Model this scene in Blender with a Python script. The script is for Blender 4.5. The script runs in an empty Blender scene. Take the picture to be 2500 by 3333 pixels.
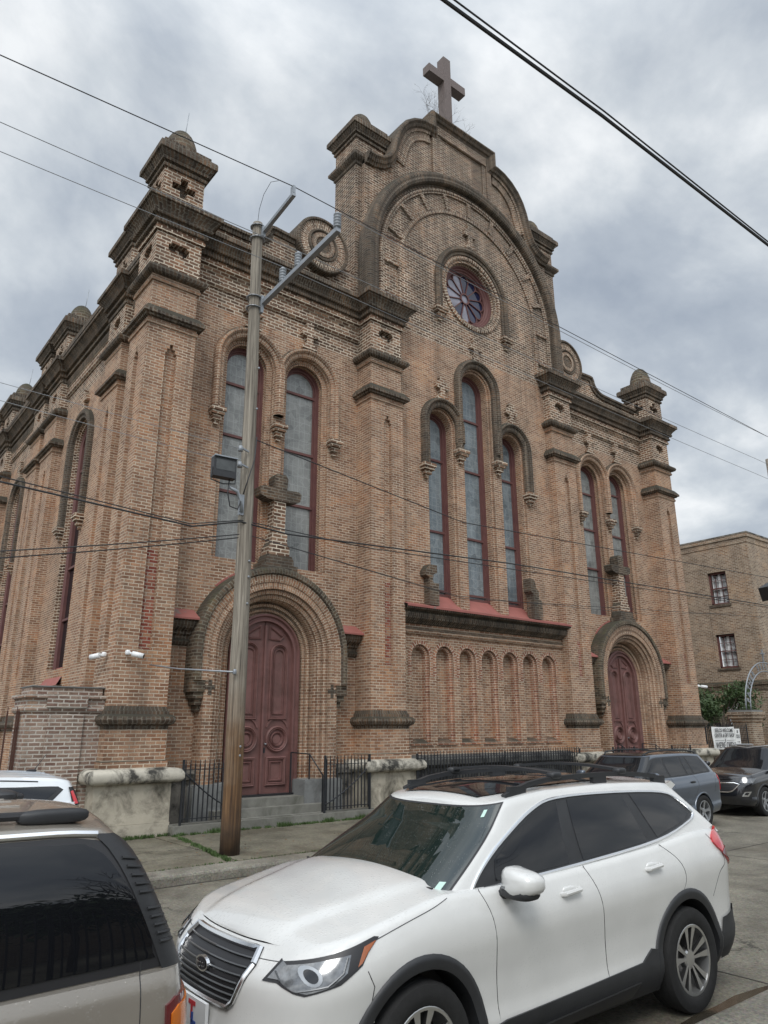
import bpy, bmesh, math, random
from mathutils import Vector, Matrix
from mathutils.geometry import tessellate_polygon
import numpy as np
random.seed(7)
PI=math.pi
S=bpy.context.scene
COL=S.collection
# ------------------------------------------------------------------ materials
def nmat(name):
    m=bpy.data.materials.new(name); m.use_nodes=True
    nt=m.node_tree; b=nt.nodes['Principled BSDF']; return m,nt,b
def N(nt,t,**k):
    n=nt.nodes.new(t)
    for a,v in k.items():
        if a.startswith('i_'): n.inputs[a[2:].replace('_',' ')].default_value=v
        else: setattr(n,a,v)
    return n
def L(nt,a,b): nt.links.new(a,b)
def ramp(nt,stops,interp='LINEAR'):
    r=N(nt,'ShaderNodeValToRGB'); r.color_ramp.interpolation=interp
    e=r.color_ramp.elements
    e[0].position=stops[0][0]; e[0].color=(*stops[0][1],1)
    e[1].position=stops[-1][0]; e[1].color=(*stops[-1][1],1)
    for p,c in stops[1:-1]:
        x=e.new(p); x.color=(*c,1)
    return r
def g(v): return (v,v,v)
def noise(nt,vec,scale,detail=4,rough=.55,dist=0):
    n=N(nt,'ShaderNodeTexNoise'); n.inputs['Scale'].default_value=scale; n.inputs['Detail'].default_value=detail
    n.inputs['Roughness'].default_value=rough; n.inputs['Distortion'].default_value=dist
    if vec is not None: L(nt,vec,n.inputs['Vector'])
    return n
def mix(nt,fac,a,b,mode='MIX'):
    n=N(nt,'ShaderNodeMixRGB',blend_type=mode)
    for s,v in ((n.inputs[0],fac),(n.inputs[1],a),(n.inputs[2],b)):
        if hasattr(v,'links') or hasattr(v,'is_linked'): L(nt,v,s)
        elif isinstance(v,(int,float)): s.default_value=v
        else: s.default_value=(*v,1)
    return n.outputs[0]
def math_(nt,op,a,b=None,clamp=False):
    n=N(nt,'ShaderNodeMath',operation=op); n.use_clamp=clamp
    for i,v in enumerate((a,b)):
        if v is None: continue
        if isinstance(v,(int,float)): n.inputs[i].default_value=v
        else: L(nt,v,n.inputs[i])
    return n.outputs[0]
def mrange(nt,v,a,b,c=0.,d=1.):
    n=N(nt,'ShaderNodeMapRange'); L(nt,v,n.inputs[0])
    for i,x in enumerate((a,b,c,d)): n.inputs[i+1].default_value=x
    return n.outputs[0]
def brick(name,cols,mortar,soot=.35,sootcol=(.035,.032,.028),green=0.,w=.215,h=.073,aged=True,mort=.010,base=1.,lowdamp=True):
    m,nt,b=nmat(name)
    uv=N(nt,'ShaderNodeUVMap'); geo=N(nt,'ShaderNodeNewGeometry'); pos=geo.outputs['Position']
    nz=noise(nt,pos,9,2); 
    off=N(nt,'ShaderNodeVectorMath',operation='MULTIPLY_ADD')
    sub=N(nt,'ShaderNodeVectorMath',operation='SUBTRACT'); L(nt,nz.outputs['Color'],sub.inputs[0]); sub.inputs[1].default_value=(.5,.5,.5)
    L(nt,sub.outputs[0],off.inputs[0]); off.inputs[1].default_value=(.022,.016,0); L(nt,uv.outputs[0],off.inputs[2])
    br=N(nt,'ShaderNodeTexBrick'); L(nt,off.outputs[0],br.inputs['Vector'])
    br.inputs['Scale'].default_value=1; br.inputs['Brick Width'].default_value=w; br.inputs['Row Height'].default_value=h
    br.inputs['Mortar Size'].default_value=mort; br.inputs['Mortar Smooth'].default_value=.25; br.inputs['Bias'].default_value=0
    br.inputs['Color1'].default_value=(0,0,0,1); br.inputs['Color2'].default_value=(1,1,1,1); br.inputs['Mortar'].default_value=(.5,.5,.5,1)
    n=len(cols); rp=ramp(nt,[((i+.5)/n,c) for i,c in enumerate(cols)]); L(nt,br.outputs['Color'],rp.inputs[0])
    big=noise(nt,pos,.75,6,.68); c=mix(nt,1.,rp.outputs[0],ramp_out(nt,big.outputs['Fac'],[(.30,(.58,.57,.56)),(.42,(.86,.84,.82)),(.52,(1,1,1)),(.62,(1.16,1.02,.88)),(.75,(1.22,1.16,1.0))]),'MULTIPLY')
    fine=noise(nt,pos,38,3,.7); c=mix(nt,.7,c,ramp_out(nt,fine.outputs['Fac'],[(.25,(.6,.6,.6)),(.75,(1.35,1.33,1.3))]),'MULTIPLY')
    mo=mix(nt,.6,mortar,ramp_out(nt,noise(nt,pos,2.2,4).outputs['Fac'],[(.3,(.42,.42,.42)),(.7,(1.25,1.25,1.25))]),'MULTIPLY')
    c=mix(nt,br.outputs['Fac'],c,mo)
    # soot: patchy, heavier high up on the weathered parts, vertical streaks
    mp=N(nt,'ShaderNodeMapping'); mp.inputs['Scale'].default_value=(1.6,1.6,.32); L(nt,pos,mp.inputs[0])
    st=noise(nt,mp.outputs[0],1.3,5,.62,.3)
    sep=N(nt,'ShaderNodeSeparateXYZ'); L(nt,pos,sep.inputs[0])
    if aged:
        hz=mrange(nt,sep.outputs[2],12.0,18.5,0,.24)
        s=math_(nt,'ADD',st.outputs['Fac'],hz)
        s=mrange(nt,s,.56,.80,0,1.); 
        s=math_(nt,'MULTIPLY',s,.70)
        s=math_(nt,'MAXIMUM',s,mrange(nt,st.outputs['Fac'],.85-soot*.7,1.1-soot*.7,0,.9))
        c=mix(nt,s,c,mix(nt,.35,sootcol,c))
    else:
        s=mrange(nt,st.outputs['Fac'],.9-soot,1.25-soot,0,1.); c=mix(nt,s,c,sootcol)
    ms_=N(nt,'ShaderNodeMapping'); ms_.inputs['Scale'].default_value=(5.5,5.5,.2); L(nt,pos,ms_.inputs[0])
    sk_=noise(nt,ms_.outputs[0],1.,4,.6); c=mix(nt,mrange(nt,sk_.outputs['Fac'],.54,.70,0,.42),c,mix(nt,.5,sootcol,c))
    c=mix(nt,mrange(nt,sk_.outputs['Fac'],.40,.28,0,.22),c,(.46,.38,.29))
    if aged:
        # grime and algae lying on upward-facing ledges
        s0=N(nt,'ShaderNodeSeparateXYZ'); L(nt,geo.outputs['True Normal'],s0.inputs[0])
        c=mix(nt,math_(nt,'MULTIPLY',mrange(nt,s0.outputs[2],.15,.6),mrange(nt,st.outputs['Fac'],.3,.55,.55,.95)),c,(.045,.042,.032))
    if green>0:
        gn=noise(nt,pos,3.1,5,.7); sn=N(nt,'ShaderNodeSeparateXYZ'); L(nt,geo.outputs['Normal'],sn.inputs[0])
        gf=math_(nt,'MULTIPLY',mrange(nt,gn.outputs['Fac'],.48,.66,0,1),mrange(nt,sn.outputs[2],-.3,.7,.15*green,green))
        c=mix(nt,gf,c,(.075,.078,.032))
    if base!=1.: c=mix(nt,1.,c,(base,base,base),'MULTIPLY')
    L(nt,c,b.inputs['Base Color']); b.inputs['Roughness'].default_value=.88; b.inputs['Specular IOR Level'].default_value=.25
    hgt=math_(nt,'SUBTRACT',1.,br.outputs['Fac']); hgt=math_(nt,'ADD',hgt,math_(nt,'MULTIPLY',fine.outputs['Fac'],.6))
    bp=N(nt,'ShaderNodeBump'); bp.inputs['Strength'].default_value=.55; bp.inputs['Distance'].default_value=.012
    L(nt,hgt,bp.inputs['Height']); L(nt,bp.outputs[0],b.inputs['Normal'])
    return m
def ramp_out(nt,fac,stops):
    r=ramp(nt,stops); L(nt,fac,r.inputs[0]); return r.outputs[0]
def plain(name,col,rough=.6,metal=0.,var=.15,vs=6.,bump=0.,spec=.5,dirt=None,dirts=(.5,.7),coat=0.):
    m,nt,b=nmat(name); geo=N(nt,'ShaderNodeNewGeometry'); pos=geo.outputs['Position']
    n=noise(nt,pos,vs,5,.6)
    c=mix(nt,1.,col,ramp_out(nt,n.outputs['Fac'],[(.25,g(1-var)),(.75,g(1+var))]),'MULTIPLY')
    if dirt is not None:
        d=noise(nt,pos,vs*.37+.7,6,.68,.4); c=mix(nt,mrange(nt,d.outputs['Fac'],dirts[0],dirts[1]),c,dirt)
    L(nt,c,b.inputs['Base Color']); b.inputs['Roughness'].default_value=rough; b.inputs['Metallic'].default_value=metal
    b.inputs['Specular IOR Level'].default_value=spec; b.inputs['Coat Weight'].default_value=coat
    if bump>0:
        f=noise(nt,pos,vs*7,4,.7); bp=N(nt,'ShaderNodeBump'); bp.inputs['Strength'].default_value=bump; bp.inputs['Distance'].default_value=.01
        L(nt,f.outputs['Fac'],bp.inputs['Height']); L(nt,bp.outputs[0],b.inputs['Normal'])
    return m
TAN=[(.225,.122,.077),(.295,.166,.106),(.345,.203,.130),(.375,.237,.156),(.315,.195,.130),(.255,.156,.107)]
M={}
M['brick']=brick('church_brick',TAN,(.52,.44,.34),soot=.27,mort=.0095)
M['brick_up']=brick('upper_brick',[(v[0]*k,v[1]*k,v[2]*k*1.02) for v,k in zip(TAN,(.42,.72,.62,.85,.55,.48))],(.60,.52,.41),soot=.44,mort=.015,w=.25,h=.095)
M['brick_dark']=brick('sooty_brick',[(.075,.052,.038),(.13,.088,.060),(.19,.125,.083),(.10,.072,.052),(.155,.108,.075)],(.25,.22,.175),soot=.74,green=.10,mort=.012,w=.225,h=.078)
M['brick_moss']=brick('mossy_brick',[(.07,.05,.037),(.12,.082,.056),(.17,.115,.078),(.095,.07,.05)],(.22,.195,.15),soot=.58,green=.55,mort=.012)
M['brick_red']=brick('red_arcade_brick',[(.24,.10,.065),(.34,.165,.105),(.40,.22,.14),(.30,.15,.095)],(.52,.45,.36),soot=.15)
M['brick_redpaint']=brick('red_painted_brick',[(.20,.055,.04),(.26,.08,.055),(.30,.12,.08),(.34,.2,.13)],(.42,.35,.28),soot=.2)
M['brick_wall2']=brick('parish_brick',[(.17,.11,.075),(.25,.175,.12),(.31,.23,.165),(.22,.155,.11)],(.40,.36,.29),soot=.2,aged=False,w=.23,h=.08,mort=.012,base=1.08)
M['brick_low']=brick('yard_brick',[(.22,.15,.12),(.28,.2,.16),(.34,.26,.21),(.2,.125,.10)],(.5,.46,.4),soot=.15,aged=False,mort=.013)
M['stone']=plain('cream_stone',(.44,.40,.32),.85,0,.2,3,.5,.3,dirt=(.10,.09,.07),dirts=(.45,.66))
M['stone_dirty']=plain('blackened_stone',(.24,.22,.19),.85,0,.2,3,.5,.3,dirt=(.035,.034,.03),dirts=(.42,.6))
M['cushion']=plain('cushion_stone',(.46,.43,.36),.85,0,.15,3.5,.5,.3,dirt=(.05,.048,.042),dirts=(.46,.60))
M['cement']=plain('grey_cement',(.20,.205,.20),.85,0,.15,2.5,.4,.3,dirt=(.10,.10,.095),dirts=(.5,.7))
M['plinth']=plain('dark_plinth',(.085,.085,.08),.8,0,.3,3,.5,.3,dirt=(.025,.025,.025),dirts=(.45,.6))
M['granite']=plain('granite_step',(.20,.195,.17),.75,0,.25,3,.4,.4,dirt=(.10,.10,.08),dirts=(.45,.7))
M['door']=plain('door_paint',(.175,.085,.076),.55,0,.1,2,.1,.4,dirt=(.115,.058,.05),dirts=(.45,.65))
M['frame']=plain('window_frame_paint',(.125,.054,.048),.6,0,.15,4,.1,.4,dirt=(.10,.04,.04),dirts=(.5,.7))
M['redslab']=plain('red_painted_ledge',(.285,.105,.088),.75,0,.12,3,.25,.3,dirt=(.20,.15,.13),dirts=(.60,.66))
M['iron']=plain('iron',(.028,.03,.034),.5,.3,.2,9,0,.5)
M['rustiron']=plain('brown_iron',(.085,.04,.028),.7,.2,.2,9,.1,.4)
M['galv']=plain('galvanised_steel',(.30,.32,.34),.5,.65,.12,8,.05)
M['porcelain']=plain('insulator_grey',(.25,.27,.29),.3,0,.05,8)
M['wire']=plain('wire_black',(.02,.02,.021),.6,0,.05,8)
M['wirelight']=plain('wire_bare',(.28,.29,.30),.45,.7,.05,8)
M['white']=plain('white_paint',(.75,.76,.76),.45,0,.05,6)
M['black']=plain('black_plastic',(.018,.018,.02),.45,0,.1,8)
M['tyre']=plain('tyre_rubber',(.018,.018,.018),.8,0,.2,25,.2,.3)
M['trim']=plain('black_trim',(.022,.023,.025),.5,0,.15,12,.1,.5)
M['chrome']=plain('chrome',(.85,.86,.87),.22,1.,.02,5)
M['alloy']=plain('machined_alloy',(.55,.55,.54),.3,.9,.04,8)
M['alloydark']=plain('dark_alloy',(.05,.05,.05),.4,.6,.04,8)
M['silver']=plain('silver_wheel',(.42,.43,.44),.35,.8,.04,8)
M['lead']=plain('lead',(.06,.06,.065),.6,.3,.1,8)
M['crossstone']=plain('granite_cross',(.135,.105,.095),.7,0,.15,14,.2)
M['twig']=plain('bare_twig',(.10,.085,.075),.9,0,.2,8)
M['bark']=plain('bark',(.07,.055,.04),.9,0,.3,12,.4)
M['amber']=plain('amber_lens',(.55,.14,.008),.15,0,.05,4,0,.6,coat=1)
M['redlens']=plain('red_lens',(.55,.012,.02),.12,0,.1,5,0,.6,coat=1)
M['darkred']=plain('dark_red_lens',(.10,.006,.01),.15,0,.1,5,0,.6,coat=1)
M['clear']=plain('lamp_glass',(.16,.165,.17),.16,.45,.5,26,0,.7,coat=1)
M['copper']=plain('old_lead_pipe',(.10,.12,.12),.6,.4,.2,5)
M['paper']=plain('banner_vinyl',(.78,.78,.76),.5,0,.04,3)
M['ink']=plain('dark_ink',(.03,.03,.035),.6,0,.05,3)
M['grass']=plain('weed_green',(.055,.095,.025),.8,0,.5,20)
def leaf_mat(name,c):
    m,nt,b=nmat(name); geo=N(nt,'ShaderNodeNewGeometry'); n=noise(nt,geo.outputs['Position'],2.5,4)
    cc=mix(nt,1.,c,ramp_out(nt,n.outputs['Fac'],[(.3,g(.45)),(.7,g(1.6))]),'MULTIPLY'); L(nt,cc,b.inputs['Base Color']); b.inputs['Roughness'].default_value=.6
    return m
M['leaf']=leaf_mat('leaf_green',(.05,.085,.028))
def wood_mat():
    m,nt,b=nmat('pole_wood'); tc=N(nt,'ShaderNodeTexCoord'); pos=tc.outputs['Object']
    mp=N(nt,'ShaderNodeMapping'); mp.inputs['Scale'].default_value=(22,22,.6); L(nt,pos,mp.inputs[0])
    n=noise(nt,mp.outputs[0],1.2,7,.7,.5); sep=N(nt,'ShaderNodeSeparateXYZ'); L(nt,pos,sep.inputs[0])
    grey=ramp_out(nt,n.outputs['Fac'],[(.3,(.055,.047,.038)),(.45,(.17,.148,.118)),(.56,(.26,.23,.185)),(.7,(.38,.345,.29))])
    brown=ramp_out(nt,n.outputs['Fac'],[(.3,(.03,.017,.009)),(.46,(.095,.05,.022)),(.56,(.15,.082,.036)),(.7,(.22,.13,.06))])
    nl=noise(nt,pos,1.3,4)
    zz=math_(nt,'ADD',sep.outputs[2],math_(nt,'MULTIPLY',nl.outputs['Fac'],2.4))
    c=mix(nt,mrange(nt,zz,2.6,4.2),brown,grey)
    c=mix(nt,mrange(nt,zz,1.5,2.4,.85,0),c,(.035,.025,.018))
    gnn=noise(nt,pos,2.5,4); sx=mrange(nt,sep.outputs[0],-.16,-.02,1,0)
    c=mix(nt,math_(nt,'MULTIPLY',sx,mrange(nt,gnn.outputs['Fac'],.48,.62,0,.7)),c,(.13,.16,.06))
    L(nt,c,b.inputs['Base Color']); b.inputs['Roughness'].default_value=.85
    bp=N(nt,'ShaderNodeBump'); bp.inputs['Strength'].default_value=.7; bp.inputs['Distance'].default_value=.02; L(nt,n.outputs['Fac'],bp.inputs['Height']); L(nt,bp.outputs[0],b.inputs['Normal'])
    return m
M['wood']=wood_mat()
def glass_mat(name,c1,c2,lead=True,rough=.22):
    # storm glazing over leaded lights: pale dusty pane with the lead pattern behind it
    m,nt,b=nmat(name); uv=N(nt,'ShaderNodeUVMap'); geo=N(nt,'ShaderNodeNewGeometry'); pos=geo.outputs['Position']
    n=noise(nt,pos,1.1,5,.6,.5); c=ramp_out(nt,n.outputs['Fac'],[(.3,c1),(.7,c2)])
    if lead:
        vo=N(nt,'ShaderNodeTexVoronoi',feature='DISTANCE_TO_EDGE'); vo.inputs['Scale'].default_value=5.5; L(nt,uv.outputs[0],vo.inputs['Vector'])
        br=N(nt,'ShaderNodeTexBrick'); br.inputs['Scale'].default_value=1; br.inputs['Brick Width'].default_value=.17; br.inputs['Row Height'].default_value=.27; br.inputs['Mortar Size'].default_value=.008; br.offset=0; L(nt,uv.outputs[0],br.inputs['Vector'])
        wv=N(nt,'ShaderNodeTexWave',wave_type='RINGS',rings_direction='SPHERICAL'); wv.inputs['Scale'].default_value=2.1; wv.inputs['Distortion'].default_value=1.5
        mpp=N(nt,'ShaderNodeVectorMath',operation='FRACTION'); L(nt,uv.outputs[0],mpp.inputs[0])
        l1=mrange(nt,vo.outputs['Distance'],.015,.035,1,0)
        fl=math_(nt,'MAXIMUM',math_(nt,'MULTIPLY',l1,.8),br.outputs['Fac'])
        c=mix(nt,math_(nt,'MULTIPLY',fl,.26),c,(.38,.40,.385))
        cell=N(nt,'ShaderNodeTexVoronoi'); cell.inputs['Scale'].default_value=5.5; L(nt,uv.outputs[0],cell.inputs['Vector'])
        hs=N(nt,'ShaderNodeHueSaturation'); hs.inputs['Saturation'].default_value=.0; hs.inputs['Value'].default_value=1; L(nt,cell.outputs['Color'],hs.inputs['Color'])
        c=mix(nt,.28,c,hs.outputs[0],'OVERLAY')
    L(nt,c,b.inputs['Base Color']); b.inputs['Roughness'].default_value=rough; b.inputs['Specular IOR Level'].default_value=.65
    return m
M['glass']=glass_mat('storm_glazing',(.125,.13,.124),(.215,.218,.205))
M['glass2']=glass_mat('blue_storm_glazing',(.085,.11,.125),(.17,.195,.205))
M['darkglass']=plain('dark_glass',(.012,.013,.015),.04,0,.1,2,0,.6)
M['tint']=plain('tinted_car_glass',(.006,.0065,.008),.015,0,.1,2,0,.58)
M['roseblue']=plain('cobalt_glass',(.010,.014,.045),.06,0,.5,2.5,0,.7)
M['roselight']=plain('lilac_glass',(.22,.215,.26),.08,0,.45,2.5,0,.8)
# street surfaces
def ground_mat(name,c1,c2,joint=None,wet=.0,sc=1.2,spec=.4,damp=(.5,.62)):
    m,nt,b=nmat(name); geo=N(nt,'ShaderNodeNewGeometry'); pos=geo.outputs['Position']
    n=noise(nt,pos,sc,7,.65,.3); c=ramp_out(nt,n.outputs['Fac'],[(.3,c1),(.7,c2)])
    agg=N(nt,'ShaderNodeTexVoronoi'); agg.inputs['Scale'].default_value=55; L(nt,pos,agg.inputs['Vector'])
    hs=N(nt,'ShaderNodeHueSaturation'); hs.inputs['Saturation'].default_value=.25; L(nt,agg.outputs['Color'],hs.inputs['Color'])
    c=mix(nt,.38,c,hs.outputs[0],'OVERLAY')
    c=mix(nt,.8,c,ramp_out(nt,noise(nt,pos,26,4,.8).outputs['Fac'],[(.3,g(.6)),(.7,g(1.4))]),'MULTIPLY')
    d=noise(nt,pos,.42,5,.6,.6); wf=mrange(nt,d.outputs['Fac'],damp[0],damp[1],0,1)
    c=mix(nt,math_(nt,'MULTIPLY',wf,.45),c,mix(nt,1.,c,(.45,.42,.38),'MULTIPLY'))
    ck=N(nt,'ShaderNodeTexVoronoi',feature='DISTANCE_TO_EDGE'); ck.inputs['Scale'].default_value=.42
    dv=N(nt,'ShaderNodeVectorMath',operation='MULTIPLY_ADD'); L(nt,noise(nt,pos,2.2,5,.7).outputs['Color'],dv.inputs[0]); dv.inputs[1].default_value=(.9,.9,.9); L(nt,pos,dv.inputs[2]); L(nt,dv.outputs[0],ck.inputs['Vector'])
    cm=math_(nt,'MULTIPLY',mrange(nt,ck.outputs['Distance'],.003,.010,1,0),mrange(nt,noise(nt,pos,.3,3).outputs['Fac'],.50,.58))
    c=mix(nt,math_(nt,'MULTIPLY',cm,.75),c,(.025,.022,.018))
    bl=noise(nt,pos,1.1,6,.75); c=mix(nt,.8,c,ramp_out(nt,bl.outputs['Fac'],[(.35,g(.68)),(.5,g(1.)),(.65,g(1.25))]),'MULTIPLY')
    L(nt,c,b.inputs['Base Color'])
    L(nt,mrange(nt,wf,0,1,.8,.8-wet),b.inputs['Roughness']); b.inputs['Specular IOR Level'].default_value=spec
    bp=N(nt,'ShaderNodeBump'); bp.inputs['Strength'].default_value=.35; bp.inputs['Distance'].default_value=.008
    L(nt,agg.outputs['Distance'],bp.inputs['Height']); L(nt,bp.outputs[0],b.inputs['Normal'])
    return m
M['road']=ground_mat('wet_concrete_road',(.10,.092,.073),(.165,.152,.12),wet=.42)
M['walk']=ground_mat('sidewalk_concrete',(.095,.086,.063),(.155,.142,.105),wet=.35)
M['kerb']=ground_mat('kerb_concrete',(.13,.12,.10),(.20,.188,.155),wet=.3)
M['puddle']=plain('wet_gutter',(.035,.03,.022),.08,0,.3,5,0,.6)
def paint(name,col,metal=0.,drops=True,rough=.28):
    m,nt,b=nmat(name); geo=N(nt,'ShaderNodeNewGeometry'); pos=geo.outputs['Position']
    b.inputs['Base Color'].default_value=(*col,1); b.inputs['Metallic'].default_value=metal; b.inputs['Roughness'].default_value=rough
    b.inputs['Coat Weight'].default_value=1.; b.inputs['Coat Roughness'].default_value=.04
    n=noise(nt,pos,3,4); c=mix(nt,1.,col,ramp_out(nt,n.outputs['Fac'],[(.3,g(.94)),(.7,g(1.04))]),'MULTIPLY'); L(nt,c,b.inputs['Base Color'])
    if drops:
        v=N(nt,'ShaderNodeTexVoronoi'); v.inputs['Scale'].default_value=48; L(nt,pos,v.inputs['Vector'])
        sn=N(nt,'ShaderNodeSeparateXYZ'); L(nt,geo.outputs['Normal'],sn.inputs[0])
        rn=noise(nt,pos,6,3); up=mrange(nt,sn.outputs[2],.2,.8,.25,1.)
        h=math_(nt,'MULTIPLY',mrange(nt,v.outputs['Distance'],.18,.34,1,0),mrange(nt,rn.outputs['Fac'],.42,.58))
        h=math_(nt,'MULTIPLY',h,up)
        bp=N(nt,'ShaderNodeBump'); bp.inputs['Strength'].default_value=1.; bp.inputs['Distance'].default_value=.006
        L(nt,h,bp.inputs['Height']); L(nt,bp.outputs[0],b.inputs['Coat Normal'])
    return m
M['p_white']=paint('pearl_white_paint',(.61,.61,.59))
M['p_white2']=paint('white_paint_car',(.74,.77,.79),drops=False)
M['p_tan']=paint('pewter_paint',(.27,.245,.21),.35)
M['p_grey']=paint('slate_paint',(.085,.105,.135),.35,False)
M['p_black']=paint('black_paint',(.012,.013,.016),0,False,.15)
# ------------------------------------------------------------------ mesh builder
class Fr:
    def __init__(s,o,ea,en): s.o=Vector(o); s.ea=Vector(ea); s.en=Vector(en)
    def P(s,a,z,d=0.): return s.o+s.ea*a+s.en*d+Vector((0,0,z))
def FF(Y): return Fr((0,Y,0),(1,0,0),(0,-1,0))
def FX(X): return Fr((X,0,0),(0,1,0),(-1,0,0))
class MB:
    def __init__(s): s.v=[]; s.f=[]; s.uv=[]; s.mi=[]; s.sm=[]; s.mats=[]
    def mid(s,m):
        if m not in s.mats: s.mats.append(m)
        return s.mats.index(m)
    def face(s,pts,uv=None,m='brick',smooth=False):
        i=len(s.v); pts=[Vector(p) for p in pts]; s.v+=pts; s.f.append(tuple(range(i,i+len(pts))))
        if uv is None:
            n=Vector((0,0,0)); k=len(pts)
            for a in range(k):
                p,q=pts[a],pts[(a+1)%k]; n+=Vector(((p.y-q.y)*(p.z+q.z),(p.z-q.z)*(p.x+q.x),(p.x-q.x)*(p.y+q.y)))
            ax=[abs(n.x),abs(n.y),abs(n.z)]
            if ax[2]>max(ax[0],ax[1])*1.2: uv=[(p.x,p.y) for p in pts]
            elif ax[0]>ax[1]: uv=[(p.y,p.z) for p in pts]
            else: uv=[(p.x,p.z) for p in pts]
        s.uv+=list(uv); s.mi.append(s.mid(m)); s.sm.append(smooth)
    def box(s,x0,x1,y0,y1,z0,z1,m='brick'):
        c=[(x0,y0,z0),(x1,y0,z0),(x1,y1,z0),(x0,y1,z0),(x0,y0,z1),(x1,y0,z1),(x1,y1,z1),(x0,y1,z1)]
        for q in ((0,3,2,1),(4,5,6,7),(0,1,5,4),(1,2,6,5),(2,3,7,6),(3,0,4,7)): s.face([c[i] for i in q],m=m)
    def fbox(s,fr,a0,a1,z0,z1,d0,d1,m='brick'):
        c=[fr.P(a,z,d) for d in (d0,d1) for z in (z0,z1) for a in (a0,a1)]
        for q in ((0,1,3,2),(4,5,7,6),(0,1,5,4),(2,3,7,6),(0,2,6,4),(1,3,7,5)): s.face([c[i] for i in q],m=m)
    def obox(s,c,ax,ay,az,m='brick'):
        c=Vector(c);ax=Vector(ax);ay=Vector(ay);az=Vector(az)
        P=[c+ax*i+ay*j+az*k for k in (-1,1) for j in (-1,1) for i in (-1,1)]
        for q in ((0,1,3,2),(4,5,7,6),(0,1,5,4),(2,3,7,6),(0,2,6,4),(1,3,7,5)): s.face([P[i] for i in q],m=m)
    def bar(s,p,q,w,h=None,m='iron',up=(0,0,1)):
        p=Vector(p);q=Vector(q);h=h or w; d=(q-p); l=d.length; d/=l; u=Vector(up)
        if abs(d.dot(u))>.97: u=Vector((0,1,0))
        r=d.cross(u).normalized(); u=r.cross(d)
        s.obox((p+q)/2,d*l/2,r*w/2,u*h/2,m)
    def tube(s,pts,r,n=8,m='iron',caps=True,smooth=True):
        pts=[Vector(p) for p in pts]; rs=r if isinstance(r,(list,tuple)) else [r]*len(pts); rings=[]
        prev=None
        for i,p in enumerate(pts):
            d=(pts[min(i+1,len(pts)-1)]-pts[max(i-1,0)]).normalized()
            if prev is None:
                a=Vector((0,0,1)) if abs(d.z)<.9 else Vector((1,0,0)); u=d.cross(a).normalized()
            else: u=(prev-d*prev.dot(d)).normalized()
            prev=u; w=d.cross(u); rings.append([p+(u*math.cos(2*PI*k/n)+w*math.sin(2*PI*k/n))*rs[i] for k in range(n)])
        for i in range(len(rings)-1):
            for k in range(n):
                k2=(k+1)%n; s.face([rings[i][k],rings[i][k2],rings[i+1][k2],rings[i+1][k]],m=m,smooth=smooth)
        if caps:
            s.face(rings[0][::-1],m=m); s.face(rings[-1],m=m)
    def poly(s,fr,d,outer,holes=(),m='brick'):
        loops=[[Vector((a,z,0)) for a,z in outer]]+[[Vector((a,z,0)) for a,z in h] for h in holes]
        flat=[p for l in loops for p in l]
        for t in tessellate_polygon(loops):
            ps=[flat[i] for i in t]; s.face([fr.P(p.x,p.y,d) for p in ps],[(p.x,p.y) for p in ps],m)
    def sides(s,fr,outline,d0,d1,m='brick',closed=True,smooth=False):
        n=len(outline); t=0
        for i in range(n if closed else n-1):
            p,q=outline[i],outline[(i+1)%n]; l=math.hypot(q[0]-p[0],q[1]-p[1])
            s.face([fr.P(*p,d0),fr.P(*q,d0),fr.P(*q,d1),fr.P(*p,d1)],[(d0,t),(d0,t+l),(d1,t+l),(d1,t)],m,smooth); t+=l
    def prism(s,fr,outline,d0,d1,m='brick',holes=(),back=False):
        s.poly(fr,d1,outline,holes,m); s.sides(fr,outline,d0,d1,m)
        if back: s.poly(fr,d0,outline,holes,m)
        for h in holes: s.sides(fr,h,d0,d1,m)
    def sweep(s,fr,path,prof,m='brick',closed=False,caps=True,smooth=False,swap=False,ms=None):
        n=len(path); R=[]; T=[0]
        for i in range(n):
            p=Vector(path[i]); 
            a=Vector(path[i-1]) if (i>0 or closed) else None; b=Vector(path[(i+1)%n]) if (i<n-1 or closed) else None
            n1=n2=None
            if a is not None: e=(p-a).normalized(); n1=Vector((-e.y,e.x))
            if b is not None: e=(b-p).normalized(); n2=Vector((-e.y,e.x))
            if n1 is None: nn=n2
            elif n2 is None: nn=n1
            else: nn=(n1+n2)/max(.3,(1+n1.dot(n2)))
            R.append([fr.P(p.x+nn.x*o,p.y+nn.y*o,d) for o,d in prof])
            if i: T.append(T[-1]+(p-Vector(path[i-1])).length)
        if closed: T.append(T[-1]+(Vector(path[0])-Vector(path[-1])).length)
        U=[0]
        for i in range(1,len(prof)): U.append(U[-1]+math.hypot(prof[i][0]-prof[i-1][0],prof[i][1]-prof[i-1][1]))
        for i in range(n if closed else n-1):
            j=(i+1)%n
            for k in range(len(prof)-1):
                uv=[(U[k],T[i]),(U[k],T[i+1]),(U[k+1],T[i+1]),(U[k+1],T[i])]
                if swap: uv=[(y,x) for x,y in uv]
                s.face([R[i][k],R[j][k],R[j][k+1],R[i][k+1]],uv,(ms[k] if ms else m),smooth)
        if caps and not closed:
            s.face(R[0],m=m); s.face(R[-1][::-1],m=m)
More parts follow.
